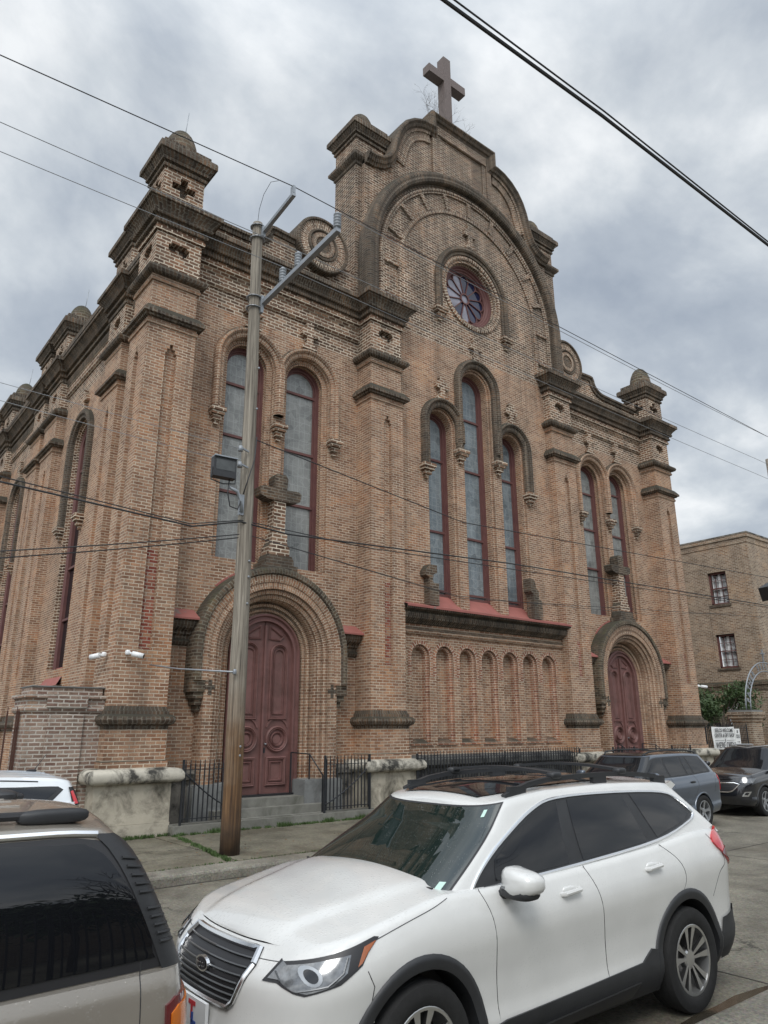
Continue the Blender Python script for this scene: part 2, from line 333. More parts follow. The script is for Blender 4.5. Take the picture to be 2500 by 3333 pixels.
    def plan(s,path,prof,closed=True,m='brick',ms=None,sw=None,caps=True,smooth=False):
        # sweep a (projection, z) profile along an XY path; outward is to the right of travel
        n=len(path); R=[]; T=[0]
        for i in range(n):
            p=Vector(path[i]); a=Vector(path[i-1]) if (i>0 or closed) else None; b=Vector(path[(i+1)%n]) if (i<n-1 or closed) else None
            n1=n2=None
            if a is not None: e=(p-a).normalized(); n1=Vector((e.y,-e.x))
            if b is not None: e=(b-p).normalized(); n2=Vector((e.y,-e.x))
            nn=n2 if n1 is None else n1 if n2 is None else (n1+n2)/max(.3,(1+n1.dot(n2)))
            R.append([Vector((p.x+nn.x*o,p.y+nn.y*o,z)) for o,z in prof])
            if i: T.append(T[-1]+(p-Vector(path[i-1])).length)
        T.append(T[-1]+(Vector(path[0])-Vector(path[-1])).length)
        U=[prof[0][1]]
        for i in range(1,len(prof)): U.append(U[-1]+math.hypot(prof[i][0]-prof[i-1][0],prof[i][1]-prof[i-1][1]))
        for i in range(n if closed else n-1):
            j=(i+1)%n
            for k in range(len(prof)-1):
                mm=ms[k] if ms else m
                uv=[(T[i],U[k]),(T[i+1],U[k]),(T[i+1],U[k+1]),(T[i],U[k+1])]
                if mm=='brick_dark' or (sw and sw[k]): uv=[(y,x) for x,y in uv]
                s.face([R[i][k],R[j][k],R[j][k+1],R[i][k+1]],uv,mm,smooth)
        if caps:
            if closed: s.face([r[-1] for r in R],m=ms[-1] if ms else m)
            else: s.face(R[0],m=m if not ms else ms[0]); s.face(R[-1],m=m if not ms else ms[0])
    def dome(s,c,rx,rz,n=20,k=7,m='brick_dark',z0=0.):
        c=Vector(c); rings=[]
        for i in range(k):
            a=PI/2*i/k; r=rx*math.cos(a)**.9; rings.append([c+Vector((r*math.cos(2*PI*j/n),r*math.sin(2*PI*j/n),rz*math.sin(a))) for j in range(n)])
        for i in range(k-1):
            for j in range(n):
                q=(j+1)%n; s.face([rings[i][j],rings[i][q],rings[i+1][q],rings[i+1][j]],[(2*PI*rx*t/n,rx*1.57*w/k) for t,w in ((j,i),(j+1,i),(j+1,i+1),(j,i+1))],m,True)
        top=c+Vector((0,0,rz))
        for j in range(n): s.face([rings[-1][j],rings[-1][(j+1)%n],top],m=m,smooth=True)
    def build(s,name,parent=None,loc=None,merge=False,auto=None):
        me=bpy.data.meshes.new(name); me.from_pydata([tuple(p) for p in s.v],[],s.f)
        for m in s.mats: me.materials.append(M[m])
        me.polygons.foreach_set('material_index',s.mi); me.polygons.foreach_set('use_smooth',s.sm)
        ul=me.uv_layers.new(name='UVMap'); flat=[]; 
        for u in s.uv: flat+=[u[0],u[1]]
        ul.data.foreach_set('uv',flat)
        if merge or any(s.sm):
            bm=bmesh.new(); bm.from_mesh(me); bmesh.ops.remove_doubles(bm,verts=bm.verts,dist=1e-4)
            bmesh.ops.recalc_face_normals(bm,faces=bm.faces) if merge else None
            if auto:
                for e in bm.edges:
                    if len(e.link_faces)==2 and e.calc_face_angle(0)>auto: e.smooth=False
            bm.to_mesh(me); bm.free()
        me.validate(); me.update()
        o=bpy.data.objects.new(name,me); COL.objects.link(o)
        if parent is not None:
            o.parent=parent; o.matrix_parent_inverse=parent.matrix_basis.inverted() if not loc else Matrix()
        return o
def tag(o,label,cat=None,group=None,kind=None):
    o['label']=label
    if cat: o['category']=cat
    if group: o['group']=group
    if kind: o['kind']=kind
    return o
def struct(o): o['kind']='structure'; return o
def thing(name,label,cat,loc=(0,0,0),rz=0,group=None):
    o=bpy.data.objects.new(name,None); COL.objects.link(o); o.location=loc; o.rotation_euler=(0,0,rz); o.empty_display_size=.3
    tag(o,label,cat,group); bpy.context.view_layer.update(); return o
def copytree(o,parent=None):
    c=o.copy(); COL.objects.link(c)
    if parent is not None: c.parent=parent
    for ch in list(o.children): copytree(ch,c)
    return c
def arch(cx,r,z0,zc,n=18):
    return [(cx-r,z0)]+[(cx-r*math.cos(PI*i/n),zc+r*math.sin(PI*i/n)) for i in range(n+1)]+[(cx+r,z0)]
def circ(cx,cz,r,n=40): return [(cx+r*math.cos(2*PI*i/n),cz+r*math.sin(2*PI*i/n)) for i in range(n)]
def thing_child(par,name):
    o=bpy.data.objects.new(name,None); COL.objects.link(o); o.parent=par; return o
def lump(mb,c,r,m,n=14,k=9,f=None):
    c=Vector(c); P=[]
    for i in range(k+1):
        a=-PI/2+PI*i/k; row=[]
        for j in range(n):
            b=2*PI*j/n; v=Vector((math.cos(a)*math.cos(b),math.cos(a)*math.sin(b),math.sin(a)))
            e=.62; v=Vector([math.copysign(abs(t)**e,t) for t in v]); v=Vector((v.x*r[0],v.y*r[1],v.z*r[2]))
            row.append(c+(f(v) if f else v))
        P.append(row)
    for i in range(k):
        for j in range(n): mb.face([P[i][j],P[i][(j+1)%n],P[i+1][(j+1)%n],P[i+1][j]],[(0,0)]*4,m,True)
def text(s,size,m,name,par,mat,ext=.002,align='CENTER',sx=1.):
    cu=bpy.data.curves.new(name,'FONT'); cu.body=s; cu.size=size; cu.align_x=align; cu.align_y='CENTER'; cu.extrude=ext; cu.offset=size*.008; cu.materials.append(M[mat])
    o=bpy.data.objects.new(name,cu); COL.objects.link(o); o.parent=par
    if par: o.matrix_parent_inverse=Matrix()
    dg=bpy.context.evaluated_depsgraph_get(); me=bpy.data.meshes.new_from_object(o.evaluated_get(dg)); bpy.data.objects.remove(o); bpy.data.curves.remove(cu)
    o=bpy.data.objects.new(name,me); COL.objects.link(o); o.parent=par
    o.matrix_basis=m@Matrix.Diagonal((sx,1,1,1)); return o
FRONTM=Matrix(((1,0,0,0),(0,0,-1,0),(0,1,0,0),(0,0,0,1)))   # text facing -Y
NOSEM=Matrix(((0,0,-1,0),(-1,0,0,0),(0,1,0,0),(0,0,0,1)))   # text facing -X

# ------------------------------------------------------------------ camera, light, sky
def camera():
    th,rl,az=math.radians(16.77),math.radians(-.30),math.radians(51.21)
    fh=Vector((math.cos(az),math.sin(az),0)); rt=Vector((math.sin(az),-math.cos(az),0)); up=Vector((0,0,1))
    Fd=fh*math.cos(th)+up*math.sin(th); U=up*math.cos(th)-fh*math.sin(th); c,s=math.cos(rl),math.sin(rl)
    R2=rt*c+U*s; U2=U*c-rt*s
    cd=bpy.data.cameras.new('camera'); o=bpy.data.objects.new('camera',cd); COL.objects.link(o)
    m=Matrix.Identity(4)
    for i in range(3): m[i][0]=R2[i]; m[i][1]=U2[i]; m[i][2]=-Fd[i]
    m[0][3],m[1][3],m[2][3]=0,0,2.15
    o.matrix_world=m; cd.sensor_fit='HORIZONTAL'; cd.sensor_width=36; cd.lens=1568/1659*36; cd.clip_end=1000; cd.clip_start=.05
    S.camera=o
S.render.resolution_x=768; S.render.resolution_y=1024
camera()
SUNAZ=(-.62,-.60); SUNEL=48
def light():
    sd=bpy.data.lights.new('sun','SUN'); so=bpy.data.objects.new('sun',sd); COL.objects.link(so)
    sd.energy=1.35; sd.angle=math.radians(24); sd.color=(1,.965,.92)
    h=Vector((SUNAZ[0],SUNAZ[1],0)).normalized(); e=math.radians(SUNEL); d=h*math.cos(e)+Vector((0,0,math.sin(e)))
    so.rotation_euler=(-d).to_track_quat('-Z','Y').to_euler(); so.location=d*60
    w=bpy.data.worlds.new('World'); S.world=w; w.use_nodes=True; nt=w.node_tree; bg=nt.nodes['Background']
    sky=N(nt,'ShaderNodeTexSky'); sky.sky_type='NISHITA'; sky.sun_disc=False; sky.sun_elevation=e; sky.sun_rotation=math.atan2(h.x,h.y)
    sky.air_density=1.5; sky.dust_density=3
    tc=N(nt,'ShaderNodeTexCoord'); v=tc.outputs['Generated']
    sp=N(nt,'ShaderNodeSeparateXYZ'); L(nt,v,sp.inputs[0])
    # project the direction on a cloud deck
    zz=math_(nt,'MAXIMUM',math_(nt,'ADD',sp.outputs[2],.42),.10)
    cb=N(nt,'ShaderNodeCombineXYZ'); L(nt,math_(nt,'DIVIDE',sp.outputs[0],zz),cb.inputs[0]); L(nt,math_(nt,'DIVIDE',sp.outputs[1],zz),cb.inputs[1])
    n1=noise(nt,cb.outputs[0],2.0,8,.56,.3); n2=noise(nt,cb.outputs[0],5.2,6,.55,.2)
    cl=math_(nt,'ADD',math_(nt,'MULTIPLY',n1.outputs['Fac'],.78),math_(nt,'MULTIPLY',n2.outputs['Fac'],.22))
    col=ramp_out(nt,cl,[(.38,(3.5,4.0,4.75)),(.455,(4.5,5.0,5.65)),(.52,(6.1,6.55,7.0)),(.60,(8.7,8.95,9.15))])
    # brighter towards the veiled sun and the zenith
    nv=N(nt,'ShaderNodeVectorMath',operation='DOT_PRODUCT'); L(nt,v,nv.inputs[0]); nv.inputs[1].default_value=tuple(d)
    gl=mrange(nt,nv.outputs['Value'],.35,1.,1.,2.4)
    zb=mrange(nt,sp.outputs[2],.72,1.,1.,1.6)
    col=mix(nt,1.,col,gl,'MULTIPLY'); col=mix(nt,1.,col,zb,'MULTIPLY')
    c=mix(nt,.93,sky.outputs[0],col)
    L(nt,c,bg.inputs[0]); bg.inputs[1].default_value=.095
light()
S.view_settings.view_transform='Standard'; S.view_settings.look='None'; S.view_settings.gamma=1; S.view_settings.exposure=0.2
S.render.engine='CYCLES'
# ------------------------------------------------------------------ the church
church=thing('church','tall tan brick church with arched stained glass windows and a stone cross on its gable','church',(16.5,15.9,0.2))
ZG=.2
YP=15.2; YW=15.88; YC=15.52
XA,XB,XC,XD=(5.12,6.32),(11.75,12.95),(20.06,21.28),(26.78,28.05)
CXL,CXR,XM=9.06,24.06,16.5
def P_(mb,name,**k): return mb.build(name,church,**k)
# --- walls with openings
F=FF(0)
def opening_left(cx,w=.74,zc=11.58,zb=5.4): return arch(cx,w,zb,zc)
WIN=[(CXL-.86,),(CXL+.94,),(CXR-.9,),(CXR+.9,)]
wall=MB()
def wallface(y,x0,x1,z0,z1,holes,m='brick'):
    wall.poly(FF(y),0,[(x0,z0),(x1,z0),(x1,z1),(x0,z1)],holes,m)
for side,(x0,x1),cx in ((0,(6.2,11.8),CXL),(1,(21.2,26.9),CXR)):
    hs=[arch(cx-.90,.74,6.2,11.55),arch(cx+.92,.74,6.2,11.55)]
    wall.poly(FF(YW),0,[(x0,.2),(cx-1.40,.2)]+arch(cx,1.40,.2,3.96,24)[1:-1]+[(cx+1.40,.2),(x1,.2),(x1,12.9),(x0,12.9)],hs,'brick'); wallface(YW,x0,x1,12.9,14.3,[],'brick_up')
    wallface(YW,x0,x1,0.2,5.0,[]) if 0 else None
    # spandrel between the door opening and the window sills
    for h in hs:
        # stepped brick reveals with a round roll, then frame and glass
        wc=(h[0][0]+h[-1][0])/2
        for r0,r1,d0,d1 in ((.74,.66,-.10,0),(.66,.60,-.22,-.10)):
            wall.sweep(FF(YW),arch(wc,r0,5.5,11.55),[(0,0 if d1==0 else d1),(0,d0),(-(r0-r1),d0)],'brick',caps=False)
        rp=[(-.0+.035*math.cos(t),-.16+.035*math.sin(t)) for t in [PI*k/5-PI/2 for k in range(11)]]
        wall.sweep(FF(YW),arch(wc,.66,5.5,11.55),[(.0,-.1),(-.03,-.075),(-.06,-.085),(-.07,-.12),(-.05,-.15)],'brick',smooth=True,caps=False)
        wall.sweep(FF(YW),arch(wc,.60,5.5,11.55),[(0,-.22),(0,-.42)],'brick',caps=False)
# centre bay upper wall (windows) and lower arcade wall
W2=[(XM-1.68,.60,11.45),(XM-.02,.68,13.22),(XM+1.66,.60,11.45)]
holes=[arch(c,r,5.6,zc) for c,r,zc in W2]
RZ=16.93; RR=1.22
AZ=16.72; RI=4.22; RO=4.75
wallface(YC,12.9,20.1,5.5,14.4,holes)
# the tympanum inside the great arch, with a round hole for the rose
tymp=[(XM-RI-.1,14.4),(XM+RI+.1,14.4),(XM+RI+.1,AZ)]+[(XM+(RI+.1)*math.cos(PI*i/40),AZ+(RI+.1)*math.sin(PI*i/40)) for i in range(1,40)]+[(XM-RI-.1,AZ)]
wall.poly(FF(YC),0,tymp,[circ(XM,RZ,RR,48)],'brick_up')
for c,r,zc in W2:
    wall.sweep(FF(YC),arch(c,r,5.5,zc),[(0,0),(0,-.08),(-.07,-.08),(-.07,-.2)],'brick',caps=False)
    wall.sweep(FF(YC),arch(c,r,5.5,zc),[(0,-.08),(-.02,-.05),(-.06,-.05),(-.075,-.09),(-.06,-.12)],'brick',caps=False,smooth=True)
    wall.sweep(FF(YC),arch(c,r-.07,5.5,zc),[(0,-.2),(0,-.50)],'brick',caps=False)
# lower arcade wall with seven blind niches
NX=[13.74+.932*i for i in range(7)]
nh=[arch(x,.34,1.82,4.14,12) for x in NX]
wallface(YC-.02,12.9,20.1,1.4,5.5,nh,'brick')
P_(wall,'wall')
for x in NX:
    nb=MB(); f=FF(YC-.02)
    nb.sweep(f,arch(x,.34,1.82,4.14,12),[(0,0),(0,-.09),(-.075,-.09),(-.075,-.24)],'brick_red',caps=False)
    nb.sweep(f,arch(x,.34,1.82,4.14,12),[(-.0,-.08),(-.02,-.055),(-.055,-.055),(-.075,-.09)],'brick_red',caps=False,smooth=True)
    nb.poly(f,-.24,arch(x,.27,1.82,4.14,12),(),'brick')
    nb.sweep(f,arch(x,.34,3.6,4.14,14),[(.115,-.01),(.115,.012),(0,.012),(0,-.01)],'brick_red',swap=False)
    nb.face([f.P(x-.36,1.80,.02),f.P(x+.36,1.80,.02),f.P(x+.30,1.93,-.24),f.P(x-.30,1.93,-.24)],m='brick_red')
    nb.fbox(f,x-.40,x+.40,1.765,1.80,-.0,.035,'brick_red')
    P_(nb,'blind_niche')
# --- ledge under the centre windows
lg=MB()
lp=[(0,4.72),(.05,4.74),(.10,4.80),(.11,4.86),(.07,4.92),(.05,4.96),(.05,5.03),(.12,5.06),(.16,5.10),(.20,5.12),(.27,5.16),(.31,5.23),(.31,5.31),(.28,5.37),(.34,5.38),(.46,5.40),(.46,5.50),(.40,5.52)]
lm=['brick']*6+['brick_dark']*11
lg.plan([(12.9,YC),(20.1,YC)],lp,False,ms=lm,caps=False)
P_(lg,'string_course')
ls=MB()
ls.face([(12.9,YC-.50,5.50),(20.1,YC-.50,5.50),(20.1,YC-.0,5.64),(12.9,YC-.0,5.64)],m='redslab')
ls.face([(12.9,YC-.50,5.50),(20.1,YC-.50,5.50),(20.1,YC-.50,5.44),(12.9,YC-.50,5.44)],m='redslab')
for c,r,zc in W2: ls.face([(c-r-.02,YC-.04,5.62),(c+r+.02,YC-.04,5.62),(c+r-.05,YC+.46,6.10),(c-r+.05,YC+.46,6.10)],m='redslab')
P_(ls,'red_ledge')
# worn brick brackets standing on the ledge
for x0,pts in ((13.95,[(0,5.6),(.36,5.6),(.36,6.25),(.16,6.25),(.12,6.32),(.16,6.5),(.30,6.55),(.30,6.78),(.0,6.78),(-.14,6.60),(-.14,6.46),(.0,6.40)]),
               (18.52,[(0,5.6),(.42,5.6),(.42,6.16),(.36,6.24),(.28,6.24),(.28,6.52),(.16,6.62),(.10,6.86),(-.12,6.92),(-.12,6.5),(0,6.4)])):
    b_=MB(); b_.prism(FF(YC),[(x0+a,z) for a,z in pts],-.05,.26,'brick_dark'); P_(b_,'brick_bracket')
# --- plinth of the bays
pl=MB()
pp=[(.24,.2),(.24,1.18),(.30,1.21),(.36,1.27),(.36,1.40),(.30,1.47),(.10,1.50),(0,1.52)]
pl.plan([(12.9,YC),(20.1,YC)],pp,False,m='plinth',caps=False); P_(pl,'plinth')
for a,b in ((6.2,CXL-1.75),(CXL+1.75,11.8),(21.2,CXR-1.75),(CXR+1.75,26.9)):
    pl=MB(); pl.plan([(a,YW),(b,YW)],[(.2,.2),(.2,1.12),(.26,1.16),(.28,1.28),(.2,1.34),(0,1.36)],False,m='stone_dirty',caps=True); P_(pl,'plinth')
# --- piers
def quoin_recess(cx,zt,zb,w=.14):
    return [(cx-w,zb),(cx-w,zt-.22),(cx-w+.04,zt-.22),(cx-w+.04,zt-.12),(cx-.04,zt-.12),(cx-.04,zt),(cx+.04,zt),(cx+.04,zt-.12),(cx+w-.04,zt-.12),(cx+w-.04,zt-.22),(cx+w,zt-.22),(cx+w,zb)]
def plus(cx,cz,a,b,w):
    return [(cx-w,cz-b),(cx+w,cz-b),(cx+w,cz-w),(cx+a,cz-w),(cx+a,cz+w),(cx+w,cz+w),(cx+w,cz+b),(cx-w,cz+b),(cx-w,cz+w),(cx-a,cz+w),(cx-a,cz-w),(cx-w,cz-w)]
def cartouche(cx,cz,a=.27,b=.17):
    return [(cx-a,cz-b+.1),(cx-a+.06,cz-b+.1),(cx-a+.06,cz-b+.04),(cx-a+.12,cz-b+.04),(cx-a+.12,cz-b),(cx+a-.12,cz-b),(cx+a-.12,cz-b+.04),(cx+a-.06,cz-b+.04),(cx+a-.06,cz-b+.1),(cx+a,cz-b+.1),(cx+a,cz+b-.06),(cx+a-.06,cz+b-.06),(cx+a-.06,cz+b),(cx-a+.06,cz+b),(cx-a+.06,cz+b-.06),(cx-a,cz+b-.06)]
def faces4(mb,x0,x1,y0,y1,z0,z1,m,front=None,left=None,depth=.12,mb_in=None,right=None):
    fr=FF(y0); h=[front] if front else []
    mb.poly(fr,0,[(x0,z0),(x1,z0),(x1,z1),(x0,z1)],h,m)
    if front: mb.sides(fr,front,-depth,0,m); mb.poly(fr,-depth,front,(),mb_in or m)
    fl=FX(x0); h=[left] if left else []
    mb.poly(fl,0,[(y0,z0),(y1,z0),(y1,z1),(y0,z1)],h,m)
    if left: mb.sides(fl,left,-depth,0,m); mb.poly(fl,-depth,left,(),mb_in or m)
    mb.face([(x1,y0,z0),(x1,y1,z0),(x1,y1,z1),(x1,y0,z1)],m=m); mb.face([(x0,y1,z0),(x1,y1,z0),(x1,y1,z1),(x0,y1,z1)],m=m)
CORN=[(.0,14.0),(.04,14.0),(.05,14.05),(.04,14.10),(.02,14.11),(.02,14.17),(.10,14.18),(.11,14.22),(.10,14.26),(.08,14.27),(.08,14.35),(.17,14.36),(.19,14.40),(.17,14.45),(.16,14.46),(.20,14.54),(.27,14.62),(.30,14.64),(.30,14.68),(.36,14.69),(.36,14.82),(.30,14.86),(0,14.96)]
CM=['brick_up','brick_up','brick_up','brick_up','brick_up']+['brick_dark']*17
CAPP=[(0,15.94),(.05,15.95),(.06,16.0),(.05,16.04),(.02,16.05),(.02,16.10),(.10,16.11),(.11,16.17),(.10,16.20),(.12,16.22),(.17,16.29),(.19,16.33),(.24,16.34),(.24,16.49),(.22,16.55),(.10,16.58),(.10,16.74),(.02,16.76)]
M3=[(0,11.40),(.03,11.40),(.045,11.45),(.03,11.50),(.015,11.51),(.015,11.56),(.085,11.57),(.10,11.61),(.165,11.625),(.165,11.70),(.15,11.72),(.05,11.86),(0,11.90)]
M2=[(-.03,12.58),(.02,12.58),(.035,12.63),(.02,12.68),(.01,12.69),(.01,12.74),(.09,12.75),(.145,12.78),(.175,12.85),(.15,12.92),(.09,12.96),(.03,13.0),(-.01,13.05)]
MM=['brick']*5+['brick_dark']*7
def torusprof(z0=2.16): return [(.04,2.20),(.05,2.24),(.05,2.27),(.07,2.28),(.13,2.31),(.165,2.38),(.15,2.45),(.10,2.49),(.05,2.50),(.05,2.56),(.03,2.57),(0,2.66)]
def pier(xs,y0,y1,kind,side_recess=False,dy=0.,name='pier',ped=True,dome=True,corner=False,lo=.2):
    x0,x1=xs; cx=(x0+x1)/2; p=MB(); R=[(x0,y0),(x1,y0),(x1,y1),(x0,y1)]
    cy=(y0+min(y1,y0+1.2))/2
    # lower block, torus, shaft, two mouldings, cartouche block, cornice
    faces4(p,x0-.04,x1+.04,y0-.04,y1,1.42 if ped else lo,2.22,'brick')
    p.plan(R,[(.08,1.40),(.08,1.58),(.04,1.60)],True,m='brick',caps=False)
    p.plan(R,torusprof(),True,m='brick_dark',caps=False)
    rc=quoin_recess(cx+.02,11.0,3.82); lc=quoin_recess(cy+.02,11.0,3.82) if side_recess else None
    faces4(p,x0,x1,y0,y1,2.6,11.45,'brick',rc,lc,.10)
    # old red paint on the lower end of the recess
    p.poly(FF(y0),-.096,[(cx-.118,3.83),(cx+.158,3.83),(cx+.158,6.1 if cx<20 else 5.0),(cx-.118,6.0 if cx<20 else 5.1)],(),'brick_redpaint')
    p.plan(R,M3,True,ms=MM,caps=False)
    u=.03
    faces4(p,x0+u,x1-u,y0+u,y1,11.8,12.66,'brick')
    p.plan(R,M2,True,ms=MM,caps=False)
    ct=cartouche(cx,13.62); lt=cartouche(cy,13.62) if side_recess else None
    faces4(p,x0+.02,x1-.02,y0+.02,y1,13.0,14.02,'brick_up',ct,lt,.20,'brick_dark')
    p.poly(FF(y0+.02),-.13,plus(cx,13.60,.15,.12,.045),(),'brick_up'); p.sides(FF(y0+.02),plus(cx,13.60,.15,.12,.045),-.2,-.13,'brick_up')
    pr=P_(p,name)
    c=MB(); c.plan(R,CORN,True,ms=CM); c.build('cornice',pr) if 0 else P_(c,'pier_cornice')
    if ped:
        q=MB(); s='stone' if cx<15 else 'stone'
        q.box(x0-.20,x1+.16,y0-.2,y1,.02,.42,s); q.box(x0-.19,x1+.15,y0-.185,y1,.424,1.17,s); P_(q,'pedestal')
        q=MB(); R2=[(x0-.06,y0-.06),(x1+.04,y0-.06),(x1+.04,y1),(x0-.06,y1)]
        q.plan(R2,[(.10,1.17),(.2,1.165),(.27,1.19),(.31,1.25),(.31,1.34),(.27,1.41),(.20,1.445),(.0,1.46)],True,m='cushion',smooth=True); P_(q,'stone_cushion',merge=True,auto=1.2)
def pinnacle(x0,x1,y0,y1,zb=14.9,cap=None,dome=True,side=True,name='pinnacle',cross=True,dz=0.,mat='brick_up',rod=True):
    p=MB(); cx,cy=(x0+x1)/2,(y0+y1)/2; R=[(x0,y0),(x1,y0),(x1,y1),(x0,y1)]
    cr=plus(cx,15.50+dz,.31,.29,.10) if cross else None; cl=plus(cy,15.50+dz,.31,.29,.10) if (cross and side) else None
    faces4(p,x0,x1,y0,y1,zb,16.0+dz,mat,cr,cl,.22,'brick_dark')
    p.plan(R,[(a,z+dz) for a,z in CAPP],True,m='brick_dark')
    if dome: p.dome((cx,cy,16.74+dz),.46,.92,m='brick_moss')
    o=P_(p,name)
    if rod: 
        r=MB(); r.tube([(cx+.1,cy+.05,17.6+dz),(cx+.16,cy+.05,18.5+dz)],.012,5,'galv'); r.build('lightning_rod',o)
    return o
pier(XA,YP,16.36,0,True); pier(XB,YP,YW+.2,0); pier(XC,YP,YW+.2,0); pier(XD,YP,16.4,0)
pinnacle(XA[0]+.06,XA[1]-.06,YP+.06,16.26,rod=True); pinnacle(XD[0]+.06,XD[1]-.06,YP+.06,16.26,rod=False)
# --- side-bay cornices, parapets and volutes
for x0,x1 in ((XA[1],XB[0]),(XC[1],XD[0])):
    c=MB(); y=YW
    pr=[(0,13.44),(.05,13.46),(.10,13.52),(.11,13.60),(.05,13.65),(.05,13.86),(.08,13.88),(.10,13.95)]+[(a+.14,z) for a,z in CORN[1:-1]]+[(0,15.0)]
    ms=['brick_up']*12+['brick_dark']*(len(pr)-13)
    c.plan([(x0-.2,y),(x1+.2,y)],pr,False,ms=ms,caps=False); P_(c,'cornice')
for sgn,vx,xe,pe in ((1,10.35,XB[0]+.3,XA[1]-.1),(-1,22.12,XC[1]-.3,XD[0]+.1)):
    def X(d): return vx-sgn*d
    p=MB(); fr=FF(15.95)
    top=[(X(.9),16.10),(X(1.6),16.14),(X(1.72),16.12)]+[(X(1.78+.72*(1-math.cos(a))*1.0),16.02-.50*math.sin(a)) for a in [PI/2*k/7 for k in range(8)]]
    top+=[(pe,15.50)]
    out=[(xe,14.7)]+[(xe,15.9)]+top+[(pe,14.7)]
    p.prism(fr,out,-.75,0,'brick_up',back=True)
    o=P_(p,'parapet')
    cp=MB(); path=top[::1] if sgn<0 else top[::-1]
    cp.sweep(fr,path,[(-.14,0),(-.14,.06),(-.04,.08),(-.02,.14),(.06,.14),(.09,.08),(.09,-.8)],'brick_dark'); P_(cp,'coping')
    v=MB(); f=FF(15.78)
    cc=circ(vx,16.27,.93,48)[::-1]
    v.prism(f,circ(vx,16.27,.86,48),-.9,.0,'brick_up')
    v.sweep(f,cc,[(0,-.92),(0,.05),(-.03,.08),(-.09,.08),(-.11,.03)],'brick_dark',closed=True)
    v.sweep(f,cc,[(-.11,.02),(-.40,.02),(-.40,-.1)],'brick_red' if 0 else 'brick_up',closed=True)
    v.sweep(f,cc,[(-.38,.0),(-.40,.06),(-.45,.07),(-.48,.03),(-.5,-.02)],'brick_dark',closed=True)
    v.sweep(f,cc,[(-.52,.01),(-.52,.05),(-.66,.05),(-.66,.01)],'brick_up',closed=True)
    v.poly(f,.008,circ(vx,16.27,.24,20),(),'brick_dark')
    P_(v,'volute')
# --- central gable: profile, coping, panels
GY=15.74; f=FF(GY)
half=[(0,24.0),(1.62,24.0),(1.62,23.36),(1.75,23.36),(2.15,23.28),(2.55,23.08),(2.9,22.78),(3.15,22.42),(3.33,22.0),(3.45,21.55),(3.55,21.15),(3.72,20.82),(3.98,20.60),(4.3,20.5),(4.6,20.5)]
prof=[(XM-d,z) for d,z in half[::-1]]+[(XM+d,z) for d,z in half[1:]]
gb=MB()
gb.prism(f,[(XM-4.6,14.6)]+prof+[(XM+4.6,14.6)],-1.05,0,'brick_up',holes=[circ(XM,RZ,RR+.03,48)],back=True)
# inner raised framing strips: centre panel and the two quarter panels
for s in (-1,1):
    gb.fbox(f,XM+s*1.42-.13,XM+s*1.42+.13,20.5,23.62,-.02,.10,'brick_up')
    q=[(d,z) for d,z in half[3:11]]
    pth=[(XM+s*d,z) for d,z in q]; 
    if s<0: pth=pth[::-1]
    gb.sweep(f,pth,[(-.66,0),(-.66,.07),(-.34,.07),(-.34,0)],'brick_up'); gb.sweep(f,pth,[(-.34,0),(-.34,.13),(-.14,.13)],'brick_up')
gb.fbox(f,XM-1.55,XM+1.55,23.3,23.7,-.02,.10,'brick_up')
for s in (-1,1):
    gb.fbox(f,XM+s*1.2-.1,XM+s*1.2+.1,20.4,23.3,-.02,.05,'brick_up')
P_(gb,'gable')
cp=MB(); cp.sweep(f,prof,[(-.30,0),(-.30,.10),(-.22,.14),(-.20,.20),(-.12,.24),(-.05,.32),(.0,.32),(.05,.28),(.07,.22),(.07,-1.08)],'brick_dark'); P_(cp,'gable_coping')
# great arch: hood, rolls, panelled band
ar=MB(); f=FF(YC)
pa=arch(XM,RI,14.6,AZ,44)
ar.sweep(f,pa,[(.55,-.3),(.55,.06),(.53,.17),(.47,.23),(.38,.25),(.30,.23),(.22,.25),(.14,.22),(.11,.16),(.11,.02),(.06,.02),(.03,-.04),(0,-.1),(-.02,-.0)],'brick_dark')
ar.sweep(f,pa,[(-.02,.005),(-.02,.05),(-.06,.09),(-.14,.09),(-.16,.06),(-.22,.06),(-.22,.005)],'brick_up')
ar.sweep(f,arch(XM,3.42,14.6,AZ,44),[(-.16,0),(-.16,.05),(0,.05),(0,0)],'brick_up')
P_(ar,'great_arch')
# ribs separating the sunk panels between the two bands
ang=[PI*(k+.5)/9.6-.08 for k in range(0,0)]
ring=3.99-3.42
for k in range(9):
    a=PI*(k+1)/10; c,s_=math.cos(a),math.sin(a)
    mid=Vector((XM+3.71*c,0,AZ+3.71*s_)); rad=Vector((c,0,s_)); tan=Vector((-s_,0,c))
    pn=MB(); pn.obox(mid+Vector((0,YC-.03,0)),rad*.30,tan*.085,Vector((0,.05,0)),'brick_up'); P_(pn,'arch_rib')
for s in (-1,1):
    for z in (AZ-.1,AZ-1.35,14.75):
        pn=MB(); pn.fbox(f,XM+s*3.71-.30,XM+s*3.71+.30,z-.07,z+.07,-.01,.08,'brick_up'); P_(pn,'arch_rib')
# towers flanking the gable
for nm,(x0,x1) in (('l',(11.68,12.86)),('r',(20.62,21.86))):
    p=MB(); y0,y1=15.92,17.1; R=[(x0,y0),(x1,y0),(x1,y1),(x0,y1)]
    faces4(p,x0,x1,y0,y1,14.5,21.4,'brick_up')
    p.plan(R,[(0,20.16),(.05,20.2),(.05,20.3),(.12,20.34),(.19,20.42),(.19,20.52),(.12,20.58),(0,20.62)],True,m='brick_dark',caps=False)
    p.plan(R,[(a,z+5.33) for a,z in CAPP],True,m='brick_dark')
    p.dome(((x0+x1)/2,(y0+y1)/2,22.05),.48,.9,m='brick_moss'); P_(p,'gable_tower')
